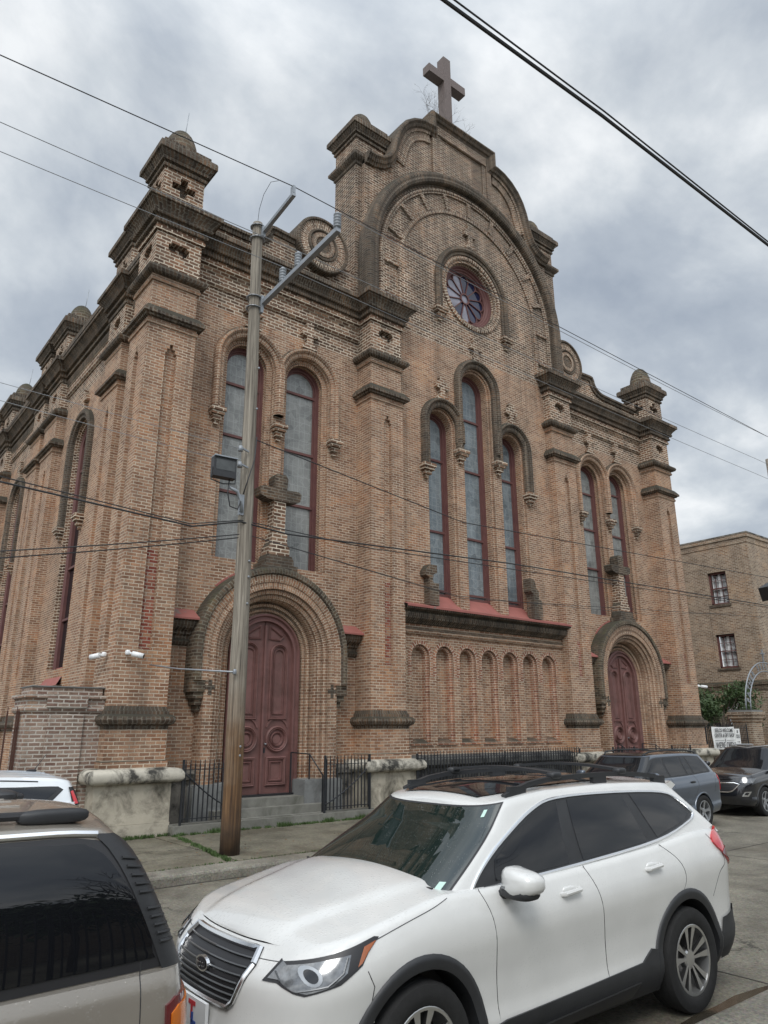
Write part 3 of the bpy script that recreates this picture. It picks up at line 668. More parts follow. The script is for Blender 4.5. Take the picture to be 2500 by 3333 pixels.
# rose window: hood with corbelled legs, ring, frame, tracery, panes
rh=MB(); f=FF(YC)
rh.sweep(f,arch(XM,1.78,15.72,RZ+.02,32),[(0,0),(0,.10),(-.04,.15),(-.13,.16),(-.19,.12),(-.19,.07),(-.30,.07),(-.30,0)],'brick_dark')
P_(rh,'hood_mould')
def corbel(cx,zt,fr,w=.25,d=.20,m='brick_up'):
    d*=1.05
    c=MB(); 
    for k,(ww,z0,z1,dd) in enumerate(((1.,zt-.08,zt+.03,1.),(.85,zt-.17,zt-.08,.85),(.55,zt-.30,zt-.17,.6),(.3,zt-.42,zt-.30,.35))):
        c.fbox(fr,cx-w*ww,cx+w*ww,z0,z1,-.02,d*dd,m)
    P_(c,'corbel')
for s in (-1,1): corbel(XM+s*1.63,15.70,f,.27,.22)
rg=MB(); rc=circ(XM,RZ,RR,48)[::-1]
rg.sweep(f,rc,[(.24,0),(.24,.05),(.16,.06),(.10,.04),(.10,.0),(.08,-.02),(.04,.0),(.0,-.03),(0,-.12)],'brick_up',closed=True)
rg.sweep(f,rc,[(0,-.12),(-.04,-.14),(-.04,-.45)],'brick_up',closed=True)
P_(rg,'rose_ring')
rf=MB(); RG=RR-.04
rf.sweep(f,circ(XM,RZ,RG,48)[::-1],[(0,-.16),(-.05,-.16),(-.07,-.22),(-.12,-.22),(-.15,-.27),(-.20,-.27),(-.22,-.30),(-.22,-.44)],'frame',closed=True,smooth=False)
rfo=P_(rf,'rose_frame')
RI2=RG-.22; pan=MB(); tr=MB(); d=-.36; hub=.20
tr.sweep(f,circ(XM,RZ,hub,28)[::-1],[(.02,d-.03),(.02,d+.05),(-.03,d+.05),(-.03,d-.03)],'frame',closed=True)
pan.poly(f,d,circ(XM,RZ,hub-.02,20),(),'roselight')
NP=12
for k in range(NP):
    a=2*PI*k/NP+PI/NP; c,s_=math.cos(a),math.sin(a)
    tr.bar(f.P(XM+c*hub,RZ+s_*hub,d+.01),f.P(XM+c*RI2*.80,RZ+s_*RI2*.80,d+.01),.032,.06,'frame',up=(0,1,0))
    b=a+PI/NP; bc,bs=math.cos(b),math.sin(b); w=RI2*.80*math.sin(PI/NP); rc_=RI2*.80*math.cos(PI/NP)
    ctr=(XM+bc*rc_,RZ+bs*rc_)
    lobe=[(ctr[0]+w*math.cos(b-PI/2+PI*t/10),ctr[1]+w*math.sin(b-PI/2+PI*t/10)) for t in range(11)]
    tr.sweep(f,lobe[::-1],[(.018,d-.03),(.018,d+.04),(-.018,d+.04),(-.018,d-.03)],'frame',caps=False)
    petal=[(XM+math.cos(a)*hub,RZ+math.sin(a)*hub)]+lobe+[(XM+math.cos(a+2*PI/NP)*hub,RZ+math.sin(a+2*PI/NP)*hub)]
    pm='roseblue' if math.cos(b-.35)>.05 or k==7 else 'roselight'
    pan.poly(f,d+.002,petal,(),pm)
pan.poly(f,d-.012,circ(XM,RZ,RI2+.02,40),(),'frame')
tr.build('tracery',rfo); pan.build('pane',rfo)
# --- tall windows
def window(cx,r,zc,zb,y,bars,gm,zbg=None):
    fr=FF(y); w=MB(); path=arch(cx,r,zb,zc,22)
    w.sweep(fr,path,[(0,.12),(-.05,.12),(-.06,.07),(-.11,.07),(-.12,.02),(-.16,.02),(-.16,-.05)],'frame')
    for z in bars:
        w.fbox(fr,cx-r+.1,cx+r-.1,z-.035,z+.035,-.02,.05,'frame')
    w.fbox(fr,cx-r+.1,cx+r-.1,zb,zb+.10,-.02,.08,'frame')
    o=P_(w,'window')
    gmb=MB(); gmb.poly(fr,0,arch(cx,r-.12,zb,zc,22),(),gm); gmb.build('pane',o)
    return o
for cx in (CXL,CXR):
    for s in (-.90,.92): window(cx+s,.62,11.55,5.9,YW+.40,[11.05+(.3 if s>0 else 0),9.58,8.04,6.2],'glass')
for (c,r,zc),bars in zip(W2,([10.42,8.05,6.2],[12.2,10.36,8.05,6.2],[10.42,8.05,6.2])):
    window(c,r-.07,zc,6.0,YC+.46,bars,'glass2')
# --- hood moulds over the windows
def hood(fr,legs,d=.14,w=.28,m='brick_dark'):
    # legs: list of (x_left,x_right,zc,zbottomL,zbottomR)
    d*=1.35
    for xl,xr,zc,zl,zr in legs:
        h=MB(); cx=(xl+xr)/2; r=(xr-xl)/2
        path=[(cx-r,zl)]+[(cx-r*math.cos(PI*i/26),zc+r*math.sin(PI*i/26)) for i in range(27)]+[(cx+r,zr)]
        h.sweep(fr,path,[(w/2,-.01),(w/2,d*.55),(w/2-.04,d*.9),(w/2-.10,d),(w/2-.14,d*.8),(w/2-.15,d*.6),(-w/2+.05,d*.6),(-w/2,d*.45),(-w/2,-.01)],m); P_(h,'hood_mould')
for cx,m in ((CXL,'brick'),(CXR,'brick')):
    a,b,c=cx-1.79,cx+.02,cx+1.83
    hood(FF(YW),[(a,b-.012,11.55,10.0,10.3),(b+.012,c,11.55,10.3,10.0)],.15,.27,'brick')
    for x in (a,b,c): corbel(x,9.99,FF(YW),.20,.24)
x1_,x2_,x3_,x4_=XM-2.40,XM-.90,XM+.87,XM+2.38
hood(FF(YC),[(x1_,x2_-.01,11.47,9.95,11.0),(x3_+.01,x4_,11.47,11.0,9.95)],.16,.31)
hood(FF(YC),[(x2_,x3_,13.22,10.75,10.75)],.17,.29)
for x,z in ((x1_,9.93),(x2_,10.73),(x3_,10.73),(x4_,9.93)): corbel(x,z,FF(YC),.24,.25)
# --- small brick crosses above the hoods
def bcross(cx,zb,fr,h=.86,m='brick_up',d=.14):
    c=MB(); w=.10; za=zb+h*.62
    c.prism(fr,[(cx-.24,zb),(cx+.24,zb),(cx+.24,zb+.08),(cx+.15,zb+.08),(cx+.15,zb+.16),(cx+w,zb+.16),(cx+w,za-.09),(cx+.14,za-.09),(cx+.14,za-.13),(cx+.28,za-.09),(cx+.28,za+.10),(cx+.14,za+.13),(cx+w,za+.13),(cx+w+.03,zb+h),(cx-w-.03,zb+h),(cx-w,za+.13),(cx-.14,za+.13),(cx-.28,za+.10),(cx-.28,za-.09),(cx-.14,za-.13),(cx-.14,za-.09),(cx-w,za-.09),(cx-w,zb+.16),(cx-.15,zb+.16),(cx-.15,zb+.08),(cx-.24,zb+.08)],-.02,d,m)
    P_(c,'brick_cross')
for cx in (CXL,CXR):
    for s in (-.90,.92): bcross(cx+s,12.60,FF(YW))
bcross(XM-1.66,12.33,FF(YC),.8,'brick_up'); bcross(XM+1.64,12.33,FF(YC),.8,'brick_up'); bcross(XM-.02,14.25,FF(YC),.86); bcross(XM-.05,18.72,FF(YC),1.05)
# --- portals
def portal(cx):
    f=FF(YW); zc=3.96
    p=MB()
    # projecting body: front face ring between outer r 1.86 and inner 1.5, sides back to the wall
    out=[(cx-1.80,.9),(cx-1.80,zc)]+[(cx-1.80*math.cos(PI*i/30),zc+1.80*math.sin(PI*i/30)) for i in range(1,30)]+[(cx+1.80,zc),(cx+1.80,.9)]
    inn=arch(cx,1.56,.9,zc,30)
    p.sweep(f,arch(cx,1.80,.9,zc,30),[(0,-.05),(0,.42),(-.24,.42),(-.24,.34)],'brick',caps=True)
    # receding orders
    prof=[(-.24,.34),(-.30,.36),(-.36,.33),(-.36,.26),(-.42,.28),(-.47,.24),(-.47,.16),(-.50,.10),(-.50,-.06),(-.56,-.02),(-.62,-.04),(-.63,-.10),(-.69,-.06),(-.74,-.08),(-.75,-.14),(-.80,-.12),(-.83,-.16),(-.83,-.26)]
    p.sweep(f,arch(cx,1.80,.9,zc,30),prof,'brick',caps=False)
    o=P_(p,'portal')
    # hood with stepped brackets
    h=MB(); hp=arch(cx,1.80,3.25,zc,30)
    h.sweep(f,hp,[(.30,-.02),(.30,.44),(.27,.50),(.20,.53),(.13,.52),(.10,.46),(.05,.46),(0,.46),(-.08,.44),(-.08,.41)],ms=['brick_moss']*4+['brick_dark']+['brick']*5); h.build('portal_hood',church)
    for s in (-1,1):
        b=MB()
        for k,(w,z0,z1,dd) in enumerate(((.30,3.0,3.25,.44),(.24,2.86,3.0,.40),(.17,2.72,2.86,.34),(.09,2.58,2.72,.26))):
            x0,x1=cx+s*1.79,cx+s*(1.80+w); b.fbox(f,min(x0,x1),max(x0,x1),z0,z1,-.02,dd,'brick_moss')
        b.prism(f,plus(cx+s*1.66,3.1,.12,.17,.045),.405,.425,'brick_dark')
        P_(b,'hood_bracket')
    # stone base of the jambs
    for s in (-1,1):
        q=MB(); a,c=sorted((cx+s*.86,cx+s*1.95)); q.box(a,c,YW-.5,YW+.25,.2,1.02,'cement')
        q.box(a+.03,c-.03,YW-.47,YW+.25,1.02,1.05,'cement')
        P_(q,'jamb_base')
    # door frame and double doors
    yd=YW+.14; fd=FF(yd)
    d=MB(); d.sweep(fd,arch(cx,.98,.72,zc+.02,26),[(0,.02),(0,.10),(-.05,.12),(-.08,.06),(-.12,.06),(-.14,.10),(-.18,.10),(-.19,.0)],'door')
    fo=P_(d,'door_frame')
    for s in (-1,1):
        lf=MB(); z0=.74
        ol=[(cx+s*.012,z0),(cx+s*.012,zc+.80)]+[(cx+s*.80*math.cos(t),zc+.02+.80*math.sin(t)) for t in [PI/2-PI/2*k/14 for k in range(1,15)]]+[(cx+s*.80,z0)]
        lf.prism(fd,ol,-.06,.0,'door')
        mx=cx+s*.42
        def mould(path,closed=True,w=.05,d=.05):
            lf.sweep(fd,path,[(w,0),(w,d*.5),(w*.5,d),(0,d*.6),(-w*.2,d*.9),(-w*.6,d*.3),(-w*.6,0)],'door',closed=closed,caps=not closed)
        cw=lambda c: c[::-1]
        # raised mouldings: bottom square panel, roundel, tall arched panel, spandrel
        mould([(mx-.23,z0+.22),(mx-.23,z0+.78),(mx+.23,z0+.78),(mx+.23,z0+.22)]); mould([(mx-.15,z0+.30),(mx-.15,z0+.70),(mx+.15,z0+.70),(mx+.15,z0+.30)],w=.025,d=.035)
        mould(cw(circ(mx,z0+1.23,.25,30)),w=.055,d=.07); mould(cw(circ(mx,z0+1.23,.14,24)),w=.03,d=.05)
        lf.poly(fd,.02,circ(mx,z0+1.23,.11,20),(),'door')
        tall=[(mx-.21,z0+1.72),(mx-.21,z0+3.25)]+[(mx-.21*math.cos(PI*i/12),z0+3.25+.21*math.sin(PI*i/12)) for i in range(1,12)]+[(mx+.21,z0+3.25),(mx+.21,z0+1.72)]
        mould(tall,w=.045,d=.06)
        t2=[(mx-.13,z0+1.82),(mx-.13,z0+3.22)]+[(mx-.13*math.cos(PI*i/12),z0+3.22+.13*math.sin(PI*i/12)) for i in range(1,12)]+[(mx+.13,z0+3.22),(mx+.13,z0+1.82)]
        mould(t2,w=.02,d=.03)
        tri=[(cx+s*.14,z0+3.62),(cx+s*.14,z0+3.90),(cx+s*.50,z0+3.68),(cx+s*.42,z0+3.60)]
        if s<0: tri=tri[::-1]
        mould(tri,w=.03,d=.035)
        lf.sweep(fd,[(mx+.30*math.cos(PI-PI*i/12)*1.0,z0+1.42+.30*math.sin(PI*i/12)) for i in range(1,12)],[(.02,0),(.02,.035),(-.02,.035),(-.02,0)],'door')
        lf.build('door_leaf',fo)
    am=MB(); am.bar(fd.P(cx,.76,.03),fd.P(cx,zc+.72,.03),.055,.07,'door',up=(0,1,0)); am.build('meeting_stile',fo)
    kn=MB(); lump(kn,fd.P(cx+.10,1.86,.05),(.022,.035,.022),'galv'); kn.build('door_knob',fo); kn=MB(); kn.fbox(fd,cx+.08,cx+.12,1.66,1.78,-.0,.012,'iron'); kn.build('lock_plate',fo)
    th=MB(); th.box(cx-.86,cx+.86,YW-.02,YW+.2,.70,.745,'black'); P_(th,'door_threshold')
portal(CXL); portal(CXR)
# big brick cross over each portal
def bigcross(cx):
    f=FF(YW); c=MB()
    def layer(ol,d0,d1,m): c.prism(f,ol,d0,d1,m)
    layer([(cx-.52,5.74),(cx+.52,5.74),(cx+.52,6.14),(cx+.40,6.14),(cx+.40,6.26),(cx+.34,6.38),(cx-.34,6.38),(cx-.40,6.26),(cx-.40,6.14),(cx-.52,6.14)],0,.42,'brick_dark')
    layer([(cx-.30,6.38),(cx+.30,6.38),(cx+.30,6.60),(cx+.22,6.72),(cx+.22,6.98),(cx-.22,6.98),(cx-.22,6.72),(cx-.30,6.60)],0,.36,'brick_up')
    layer([(cx-.17,6.98),(cx+.17,6.98),(cx+.17,7.82),(cx-.17,7.82)],0,.32,'brick_up')
    layer([(cx-.17,7.82),(cx-.36,7.82),(cx-.58,7.90),(cx-.62,8.10),(cx-.52,8.16),(cx-.17,8.14),(cx-.20,8.44),(cx-.13,8.54),(cx+.13,8.54),(cx+.20,8.44),(cx+.17,8.14),(cx+.52,8.16),(cx+.62,8.10),(cx+.58,7.90),(cx+.36,7.82),(cx+.17,7.82)],.02,.36,'brick_dark')
    P_(c,'brick_cross')
bigcross(CXL+.02); bigcross(CXR+.02)
# curved red sills under the side windows, following the portal arch
for cx in (CXL,CXR):
    rs=MB(); f=FF(YW)
    for a0,a1 in ((PI*.56,PI*.745),(PI*.255,PI*.44)):
        pth=[(cx+2.12*math.cos(a1+(a0-a1)*i/10),3.96+2.12*math.sin(a1+(a0-a1)*i/10)) for i in range(11)]
        rs.sweep(f,pth,[(-.02,.02),(.02,.02),(.16,-.36),(.10,-.38)],'redslab')
    P_(rs,'red_sill')
# red capped string courses beside the portals
for x0,x1 in ((XA[1]-.05,CXL-1.99),(CXL+1.99,XB[0]+.05),(XC[1]-.05,CXR-1.99),(CXR+1.99,XD[0]+.05)):
    s_=MB(); 
    pr=[(0,4.02),(.06,4.05),(.10,4.12),(.06,4.18),(.06,4.24),(.12,4.28),(.12,4.34),(.24,4.40),(.30,4.48),(.30,4.56),(.36,4.57),(.36,4.62)]
    s_.plan([(x0,YW),(x1,YW)],pr,False,m='brick_dark'); o=P_(s_,'string_course')
    r=MB(); r.face([(x0,YW-.40,4.62),(x1,YW-.40,4.62),(x1,YW+.0,4.86),(x0,YW+.0,4.86)],m='redslab'); r.face([(x0,YW-.40,4.62),(x1,YW-.40,4.62),(x1,YW-.40,4.58),(x0,YW-.40,4.58)],m='redslab')
    r.build('red_slab',o)
# steps
for cx in (CXL,CXR):
    st=MB(); st.box(cx-1.25,cx+1.25,15.40,16.1,.2,.70,'granite'); st.box(cx-1.55,cx+1.55,15.12,15.4,.2,.53,'granite'); st.box(cx-2.6,cx+2.6,14.95,15.12,.12,.36,'granite')
    P_(st,'steps')
gs=MB(); gs.box(XA[1]+.16,XB[0]-.2,14.82,14.95,.08,.34,'granite'); gs.box(XB[1]+.2,XC[0]-.2,14.82,14.95,.08,.34,'granite'); gs.box(XC[1]+.2,XD[0]-.2,14.82,14.95,.08,.34,'granite'); P_(gs,'granite_curb')
# granite cross on the gable
cr=MB(); cx,cy=16.62,16.6
cr.box(cx-.60,cx+.60,cy-.5,cy+.5,24.0,24.4,'brick_dark')
cr.plan([(cx-.2,cy-.2),(cx+.2,cy-.2),(cx+.2,cy+.2),(cx-.2,cy+.2)],[(.28,24.4),(.22,24.8),(.02,25.3)],True,m='stone_dirty')
cr2=MB(); cr2.box(cx-.19,cx+.19,cy-.19,cy+.19,25.3,28.6,'crossstone'); cr2.box(cx-1.0,cx-.19,cy-.188,cy+.188,27.32,27.70,'crossstone'); cr2.box(cx+.19,cx+1.0,cy-.188,cy+.188,27.32,27.70,'crossstone')
P_(cr,'cross_base'); P_(cr2,'stone_cross')
# --- side facade
SX=6.0
sw=MB()
SWN=[22.85,31.15,39.4]
holes=[arch(y,.82,3.9,10.95,20) for y in SWN]
sw.poly(FX(SX),0,[(15.9,.2),(46,.2),(46,12.9),(15.9,12.9)],holes,'brick')
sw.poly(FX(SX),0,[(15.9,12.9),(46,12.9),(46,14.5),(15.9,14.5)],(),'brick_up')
for y in SWN:
    sw.sweep(FX(SX),arch(y,.82,3.9,10.95,20),[(0,0),(0,-.08),(-.10,-.08),(-.10,-.22)],'brick_up',caps=False)
sw.box(6.0,27.2,45.9,46.1,.2,14.6,'brick'); sw.box(27.1,27.3,16.2,46,.2,14.6,'brick')
P_(sw,'side_wall')
for y in SWN:
    fr=FX(SX); w=MB(); w.sweep(fr,arch(y,.72,3.9,10.95,20),[(0,-.14),(-.09,-.12),(-.14,-.16),(-.22,-.16),(-.22,-.26)],'frame')
    for z in (5.4,7.0,8.6,10.2): w.fbox(fr,y-.6,y+.6,z-.035,z+.035,-.26,-.18,'frame')
    o=P_(w,'window'); gq=MB(); gq.poly(fr,-.25,arch(y,.52,3.9,10.95,20),(),'darkglass'); gq.build('pane',o)
    s_=MB(); s_.face([fr.P(y-.95,3.42,.16),fr.P(y+.95,3.42,.16),fr.P(y+.72,3.98,-.2),fr.P(y-.72,3.98,-.2)],m='redslab'); s_.fbox(fr,y-.95,y+.95,3.3,3.42,-.02,.16,'brick_dark'); P_(s_,'red_sill')
    h=MB(); h.sweep(fr,[(y-1.0,8.35)]+arch(y,1.0,8.4,10.95,24)[1:-1]+[(y+1.0,8.35)],[(.15,-.02),(.15,.14),(.10,.17),(0,.17),(-.03,.12),(-.13,.12),(-.15,.08),(-.15,-.02)],'brick_dark'); P_(h,'hood_mould')
    for s in (-1,1): corbel(y+s*1.0,8.33,fr,.20,.26)
    bcross(y,12.03,fr,.75)
# eaves cornice of the side
ec=MB(); pr=[(0,13.44),(.05,13.46),(.10,13.52),(.11,13.60),(.05,13.65),(.05,13.86),(.08,13.88)]+[(a+.08,z) for a,z in CORN[1:-2]]+[(.46,14.80),(.46,14.98),(0,15.05)]
ec.plan([(SX,46),(SX,16.3)],pr,False,ms=['brick_up']*6+['brick_dark']*(len(pr)-7),caps=False); P_(ec,'cornice')
# side buttresses with their mouldings and pinnacles
def buttress(y0,y1,xo=5.70,dome=True):
    p=MB(); x1=SX+.1; xs=(xo,x1); R=[(xo,y0),(x1,y0),(x1,y1),(xo,y1)]; cy=(y0+y1)/2
    for z0,z1,m,rc in ((.2,2.22,'brick',None),(2.6,11.45,'brick',quoin_recess(cy,11.0,3.82)),(11.8,12.66,'brick',None),(13.0,14.4,'brick_up',cartouche(cy,13.62))):
        faces4(p,xo,x1,y0,y1,z0,z1,m,None,rc,.12)
    p.plan(R,torusprof(),True,m='brick_dark',caps=False)
    p.plan(R,M3,True,ms=MM,caps=False)
    p.plan(R,M2,True,ms=MM,caps=False)
    p.plan([(x1,y1),(xo,y1),(xo,y0),(x1,y0)],CORN,False,m='brick_dark',caps=False)
    P_(p,'buttress')
    pinnacle(xo,xo+1.1,y0+.02,y1-.02,14.6,dome=dome,rod=dome)
buttress(18.9,20.25,5.70,False)
for y in (25.25,33.45,41.6): buttress(y,y+1.5,5.70,True); buttress(y+2.1,y+3.5,5.70,False)
# torus along side wall base
tb=MB(); tb.plan([(SX,46),(SX,16.3)],[(0,.2),(.12,.2),(.12,2.2)]+[(a+.06,z) for a,z in torusprof()],False,ms=['brick']*3+['brick_dark']*12,caps=False); P_(tb,'base_mould')
# drain pipe near the corner
dp=MB(); dp.obox((5.82,16.9,12.9),(.11,0,0),(0,.09,0),(0,0,.55),'copper'); dp.tube([(5.85,16.9,12.4),(5.9,17.0,11.6)],.05,8,'copper'); P_(dp,'rain_head')
# roof
rf_=MB(); 
for a,b in (((5.6,46.2),(16.5,46.2)),): pass
rf_.face([(5.62,16.4,15.0),(5.62,46.2,15.0),(16.5,46.2,17.4),(16.5,16.4,17.4)],m='cement'); rf_.face([(27.4,16.4,15.0),(27.4,46.2,15.0),(16.5,46.2,17.4),(16.5,16.4,17.4)],m='cement')
P_(rf_,'roof')
# ------------------------------------------------------------------ street and yard
gd=MB(); gd.face([(-150,-80,-.03),(250,-80,-.03),(250,250,-.03),(-150,250,-.03)],m='walk'); struct(gd.build('ground'))
rd=MB(); xs=[-60,-20,-5,.5,5,9.7,14.4,19.1,23.8,28.5,40,60,120]; ys=[3.35,7.45,11.03]
M['joint']=plain('road_joint',(.045,.04,.033),.7,0,.2,6)
rd.face([(-60,3.05,0),(120,3.05,0),(120,11.03,0),(-60,11.03,0)],m='road'); struct(rd.build('road'))
jt=MB()
for x in (-2.4,2.4,7.2,13.6,19.25,25.,31.): 
    for y0,y1,dx in ((3.4,7.4,0),(7.4,11.0,.3)):
        pts=[(x+dx+random.uniform(-.02,.02),y0+(y1-y0)*i/10) for i in range(11)]
        for a,b in zip(pts[:-1],pts[1:]): jt.face([(a[0]-.009,a[1],.004),(a[0]+.009,a[1],.004),(b[0]+.009,b[1],.004),(b[0]-.009,b[1],.004)],m='joint')
jt.face([(-60,7.42,.0045),(120,7.42,.0045),(120,7.44,.0045),(-60,7.44,.0045)],m='joint')
jt.face([(-60,10.99,.0045),(120,10.99,.0045),(120,11.03,.0045),(-60,11.03,.0045)],m='joint')
struct(jt.build('road_joints'))
gu=MB()
n=90; pts=[(-10+30*i/n) for i in range(n+1)]
import mathutils
def nz(x,s=1.): return mathutils.noise.noise(Vector((x*1.3,s,0)))
for a,b in zip(pts[:-1],pts[1:]):
    gu.face([(a,3.36,.005),(b,3.36,.005),(b,3.62+.16*nz(b),.005),(a,3.62+.16*nz(a),.005)],m='puddle')
struct(gu.build('wet_gutter'))
kb=MB()
kb.plan([(-60,11.03),(120,11.03)],[(0,-.2),(0,.11),(-.012,.135),(-.04,.15),(-.42,.158)],False,m='kerb',caps=False)
kb.plan([(120,3.36),(-60,3.36)],[(0,-.2),(0,.09),(-.02,.12),(-.05,.13),(-.42,.135)],False,m='kerb',caps=False)
struct(kb.build('kerb'))
sk=MB(); rr=random.Random(3)
slabs=[-60,-30,-12,-6,-2.2,1.6,3.9,6.15,8.45,10.9,13.4,16,19,22,25,28,31,35,60,120]
for a,b in zip(slabs[:-1],slabs[1:]):
    dz=rr.uniform(-.004,.004)
    sk.box(a+.008,b-.008,11.458,15.2,-.1,.165+dz,'walk')
sk.box(-60,120,11.45,15.2,-.1,.145,'joint'); sk.box(-60,120,15.19,60,-.1,.15,'walk')
struct(sk.build('sidewalk'))
nk=MB(); nk.box(-60,120,-60,2.95,-.1,.13,'walk'); struct(nk.build('near_sidewalk'))
# weeds in the joints and along the wall
def weeds(name,label,spots):
    mb=MB()
    for x,y,z,n,r,h in spots:
        for _ in range(n):
            a=rr.uniform(0,2*PI); q=r*math.sqrt(rr.random()); px,py=x+q*math.cos(a),y+q*math.sin(a); hh=h*rr.uniform(.4,1); t_=rr.uniform(0,2*PI); w_=rr.uniform(.006,.014)
            lx,ly=rr.uniform(-.6,.6)*hh,rr.uniform(-.6,.6)*hh; c,s_=math.cos(t_)*w_,math.sin(t_)*w_
            mb.face([(px-c,py-s_,z),(px+c,py+s_,z),(px+c*.7+lx*.6,py+s_*.7+ly*.6,z+hh*.6),(px+lx,py+ly,z+hh)],[(0,0)]*4,'grass')
    o=mb.build(name); tag(o,label,'weeds',kind='stuff')
sp=[]
for i in range(240): sp.append((6.55-(6.55-6.03)*(i/240)+rr.gauss(0,.02),15.0-(i/240)*3.5,.158,rr.choice((4,9,14)) if mathutils.noise.noise(Vector((i*.05,0,0)))>-.15 else 1,.045,.06))
weeds('joint_weeds','thin green weeds growing in the sidewalk joint',sp)
sp=[]
for i in range(260):
    x=4.6+rr.random()*7.4; k=1 if x<6.7 else (.35 if rr.random()<.5 else .9)
    sp.append((x,(14.96 if x<6.6 else 14.78)+rr.gauss(0,.03),.158,int(16*k),.05,.09 if x<6.7 else .07))
for x in (9.0,10.2,11.2,7.4,12.1): 
    for _ in range(6): sp.append((x+rr.gauss(0,.08),14.76,.158,22,.07,.13))
for i in range(120): sp.append((4.2+rr.random()*4.5,11.455,.155,4 if rr.random()<.6 else 0,.03,.035))
weeds('wall_weeds','low green weeds along the foot of the wall',sp)
# --- iron fences
def pickets(mb,x0,x1,y,zb,zt,pitch=.115,r=.011,m='iron',spear=True):
    n=max(1,round((x1-x0)/pitch))
    for i in range(n+1):
        x=x0+(x1-x0)*i/n; mb.bar((x,y,zb),(x,y,zt-.05),r*2,r*2,m)
        if spear:
            mb.obox((x,y,zt-.02),(.006,0,0),(0,.006,0),(0,0,.05),m)
def fence(name,label,x0,x1,y,zb=.40,zt=1.60,group=None,m='iron',pitch=.115,posts=(),rails=(.10,-.14),r=.011):
    t_=thing(name,label,'fence',((x0+x1)/2,y,zb),0,group)
    p=MB(); pickets(p,x0+.04,x1-.04,y,zb+.03,zt,pitch,r,m); p.build('pickets',t_)
    for dz in (zb+rails[0],zt+rails[1]): q=MB(); q.bar((x0,y,dz),(x1,y,dz),.035,.014,m); q.build('rail',t_)
    for x in (x0,x1)+tuple(posts): q=MB(); q.bar((x,y,zb-.06),(x,y,zt-.02),.035,.035,m); q.build('post',t_)
    return t_
GF='black iron fences before the church'
def gate(x0,x1,y,label,flip=False,n=None):
    t_=thing('iron_gate',label,'gate',((x0+x1)/2,y,.36),0,'iron gates before the portals')
    p=MB(); pickets(p,x0+.05,x1-.05,y,.40,1.56,.105,.011); p.build('pickets',t_)
    for z in (.46,1.40): q=MB(); q.bar((x0,y,z),(x1,y,z),.035,.016,'iron'); q.build('rail',t_)
    q=MB(); a,b=((x0,1.36),(x1,.52)) if not flip else ((x0,.52),(x1,1.36)); pts=[(a[0]+(b[0]-a[0])*i/8,y-.03,a[1]+(b[1]-a[1])*i/8-.08*math.sin(PI*i/8)) for i in range(9)]; q.tube(pts,.015,6,'iron'); q.build('brace',t_)
    for x in (x0,x1): q=MB(); q.bar((x,y,.34),(x,y,1.6),.04,.04,'iron'); q.build('post',t_)
gate(6.66,7.92,14.90,'iron gate with falling brace left of the wooden pole')
gate(10.18,11.50,14.92,'iron gate with rising brace right of the near portal steps',True)
gate(21.62,22.85,14.92,'iron gate left of the far portal behind the slate car')
gate(25.2,26.45,14.92,'iron gate right of the far portal above the slate car',True)
fence('iron_fence','long black spiked iron fence below the seven blind arches',13.05,19.86,14.93,.36,1.60,GF,posts=(16.4,))
for cx,lab in ((9.06,'iron handrail on the near portal steps'),(24.06,'iron handrail on the far portal steps')):
    for s_,w2 in ((-1,'left'),(1,'right')):
        q=MB(); x=cx+s_*1.06; xo=cx+s_*1.10
        for P in (((x-s_*.30,15.86,.70),(x-s_*.30,15.86,1.66)),((x,15.5,.70),(x,15.5,1.62)),((xo,14.98,.36),(xo,14.98,1.18))): q.bar(*P,.028,.028,'iron')
        q.tube([(x-s_*.30,15.86,1.66),(x,15.5,1.62),(xo,14.98,1.16)],.016,6,'iron'); o=q.build('handrail'); tag(o,('black '+lab+' at the '+w2+' jamb'),'handrail',group='handrails on the portal steps')
# --- low brick yard wall and brown fence at the left corner
lw=thing('yard_wall_pier','low brick pier with stepped cap beside the church corner','brick pier',(4.4,15.7,.15))
a=MB(); a.plan([(3.66,15.5),(5.14,15.5),(5.14,16.4),(3.66,16.4)],[(0,.1),(0,2.50),(.02,2.52),(.05,2.56),(.05,2.62),(.02,2.64),(.02,2.78),(.08,2.80),(.08,2.86),(-.06,2.87),(-.06,3.0),(-.08,3.01)],True,m='brick_low')
a.box(4.05,4.72,15.44,15.5,.1,2.5,'brick_low'); a.box(4.0,4.76,15.40,15.47,2.62,2.86,'brick_low'); a.build('pier',lw)
b=MB(); b.box(3.70,5.2,15.52,16.38,3.011,3.03,'cement'); b.build('cap_mortar',lw)
fence('iron_fence','rusty brown iron fence left of the low brick pier',-6.5,3.62,15.85,.25,2.6,None,'rustiron',.17,(0.5,),(.3,-.38),.014)
bw=thing('side_yard_wall','mossy low brick wall behind the brown fence','wall',(-1,17,0)); a=MB(); a.box(-7,5.6,17.3,17.6,.1,1.3,'brick_moss'); a.build('wall',bw)
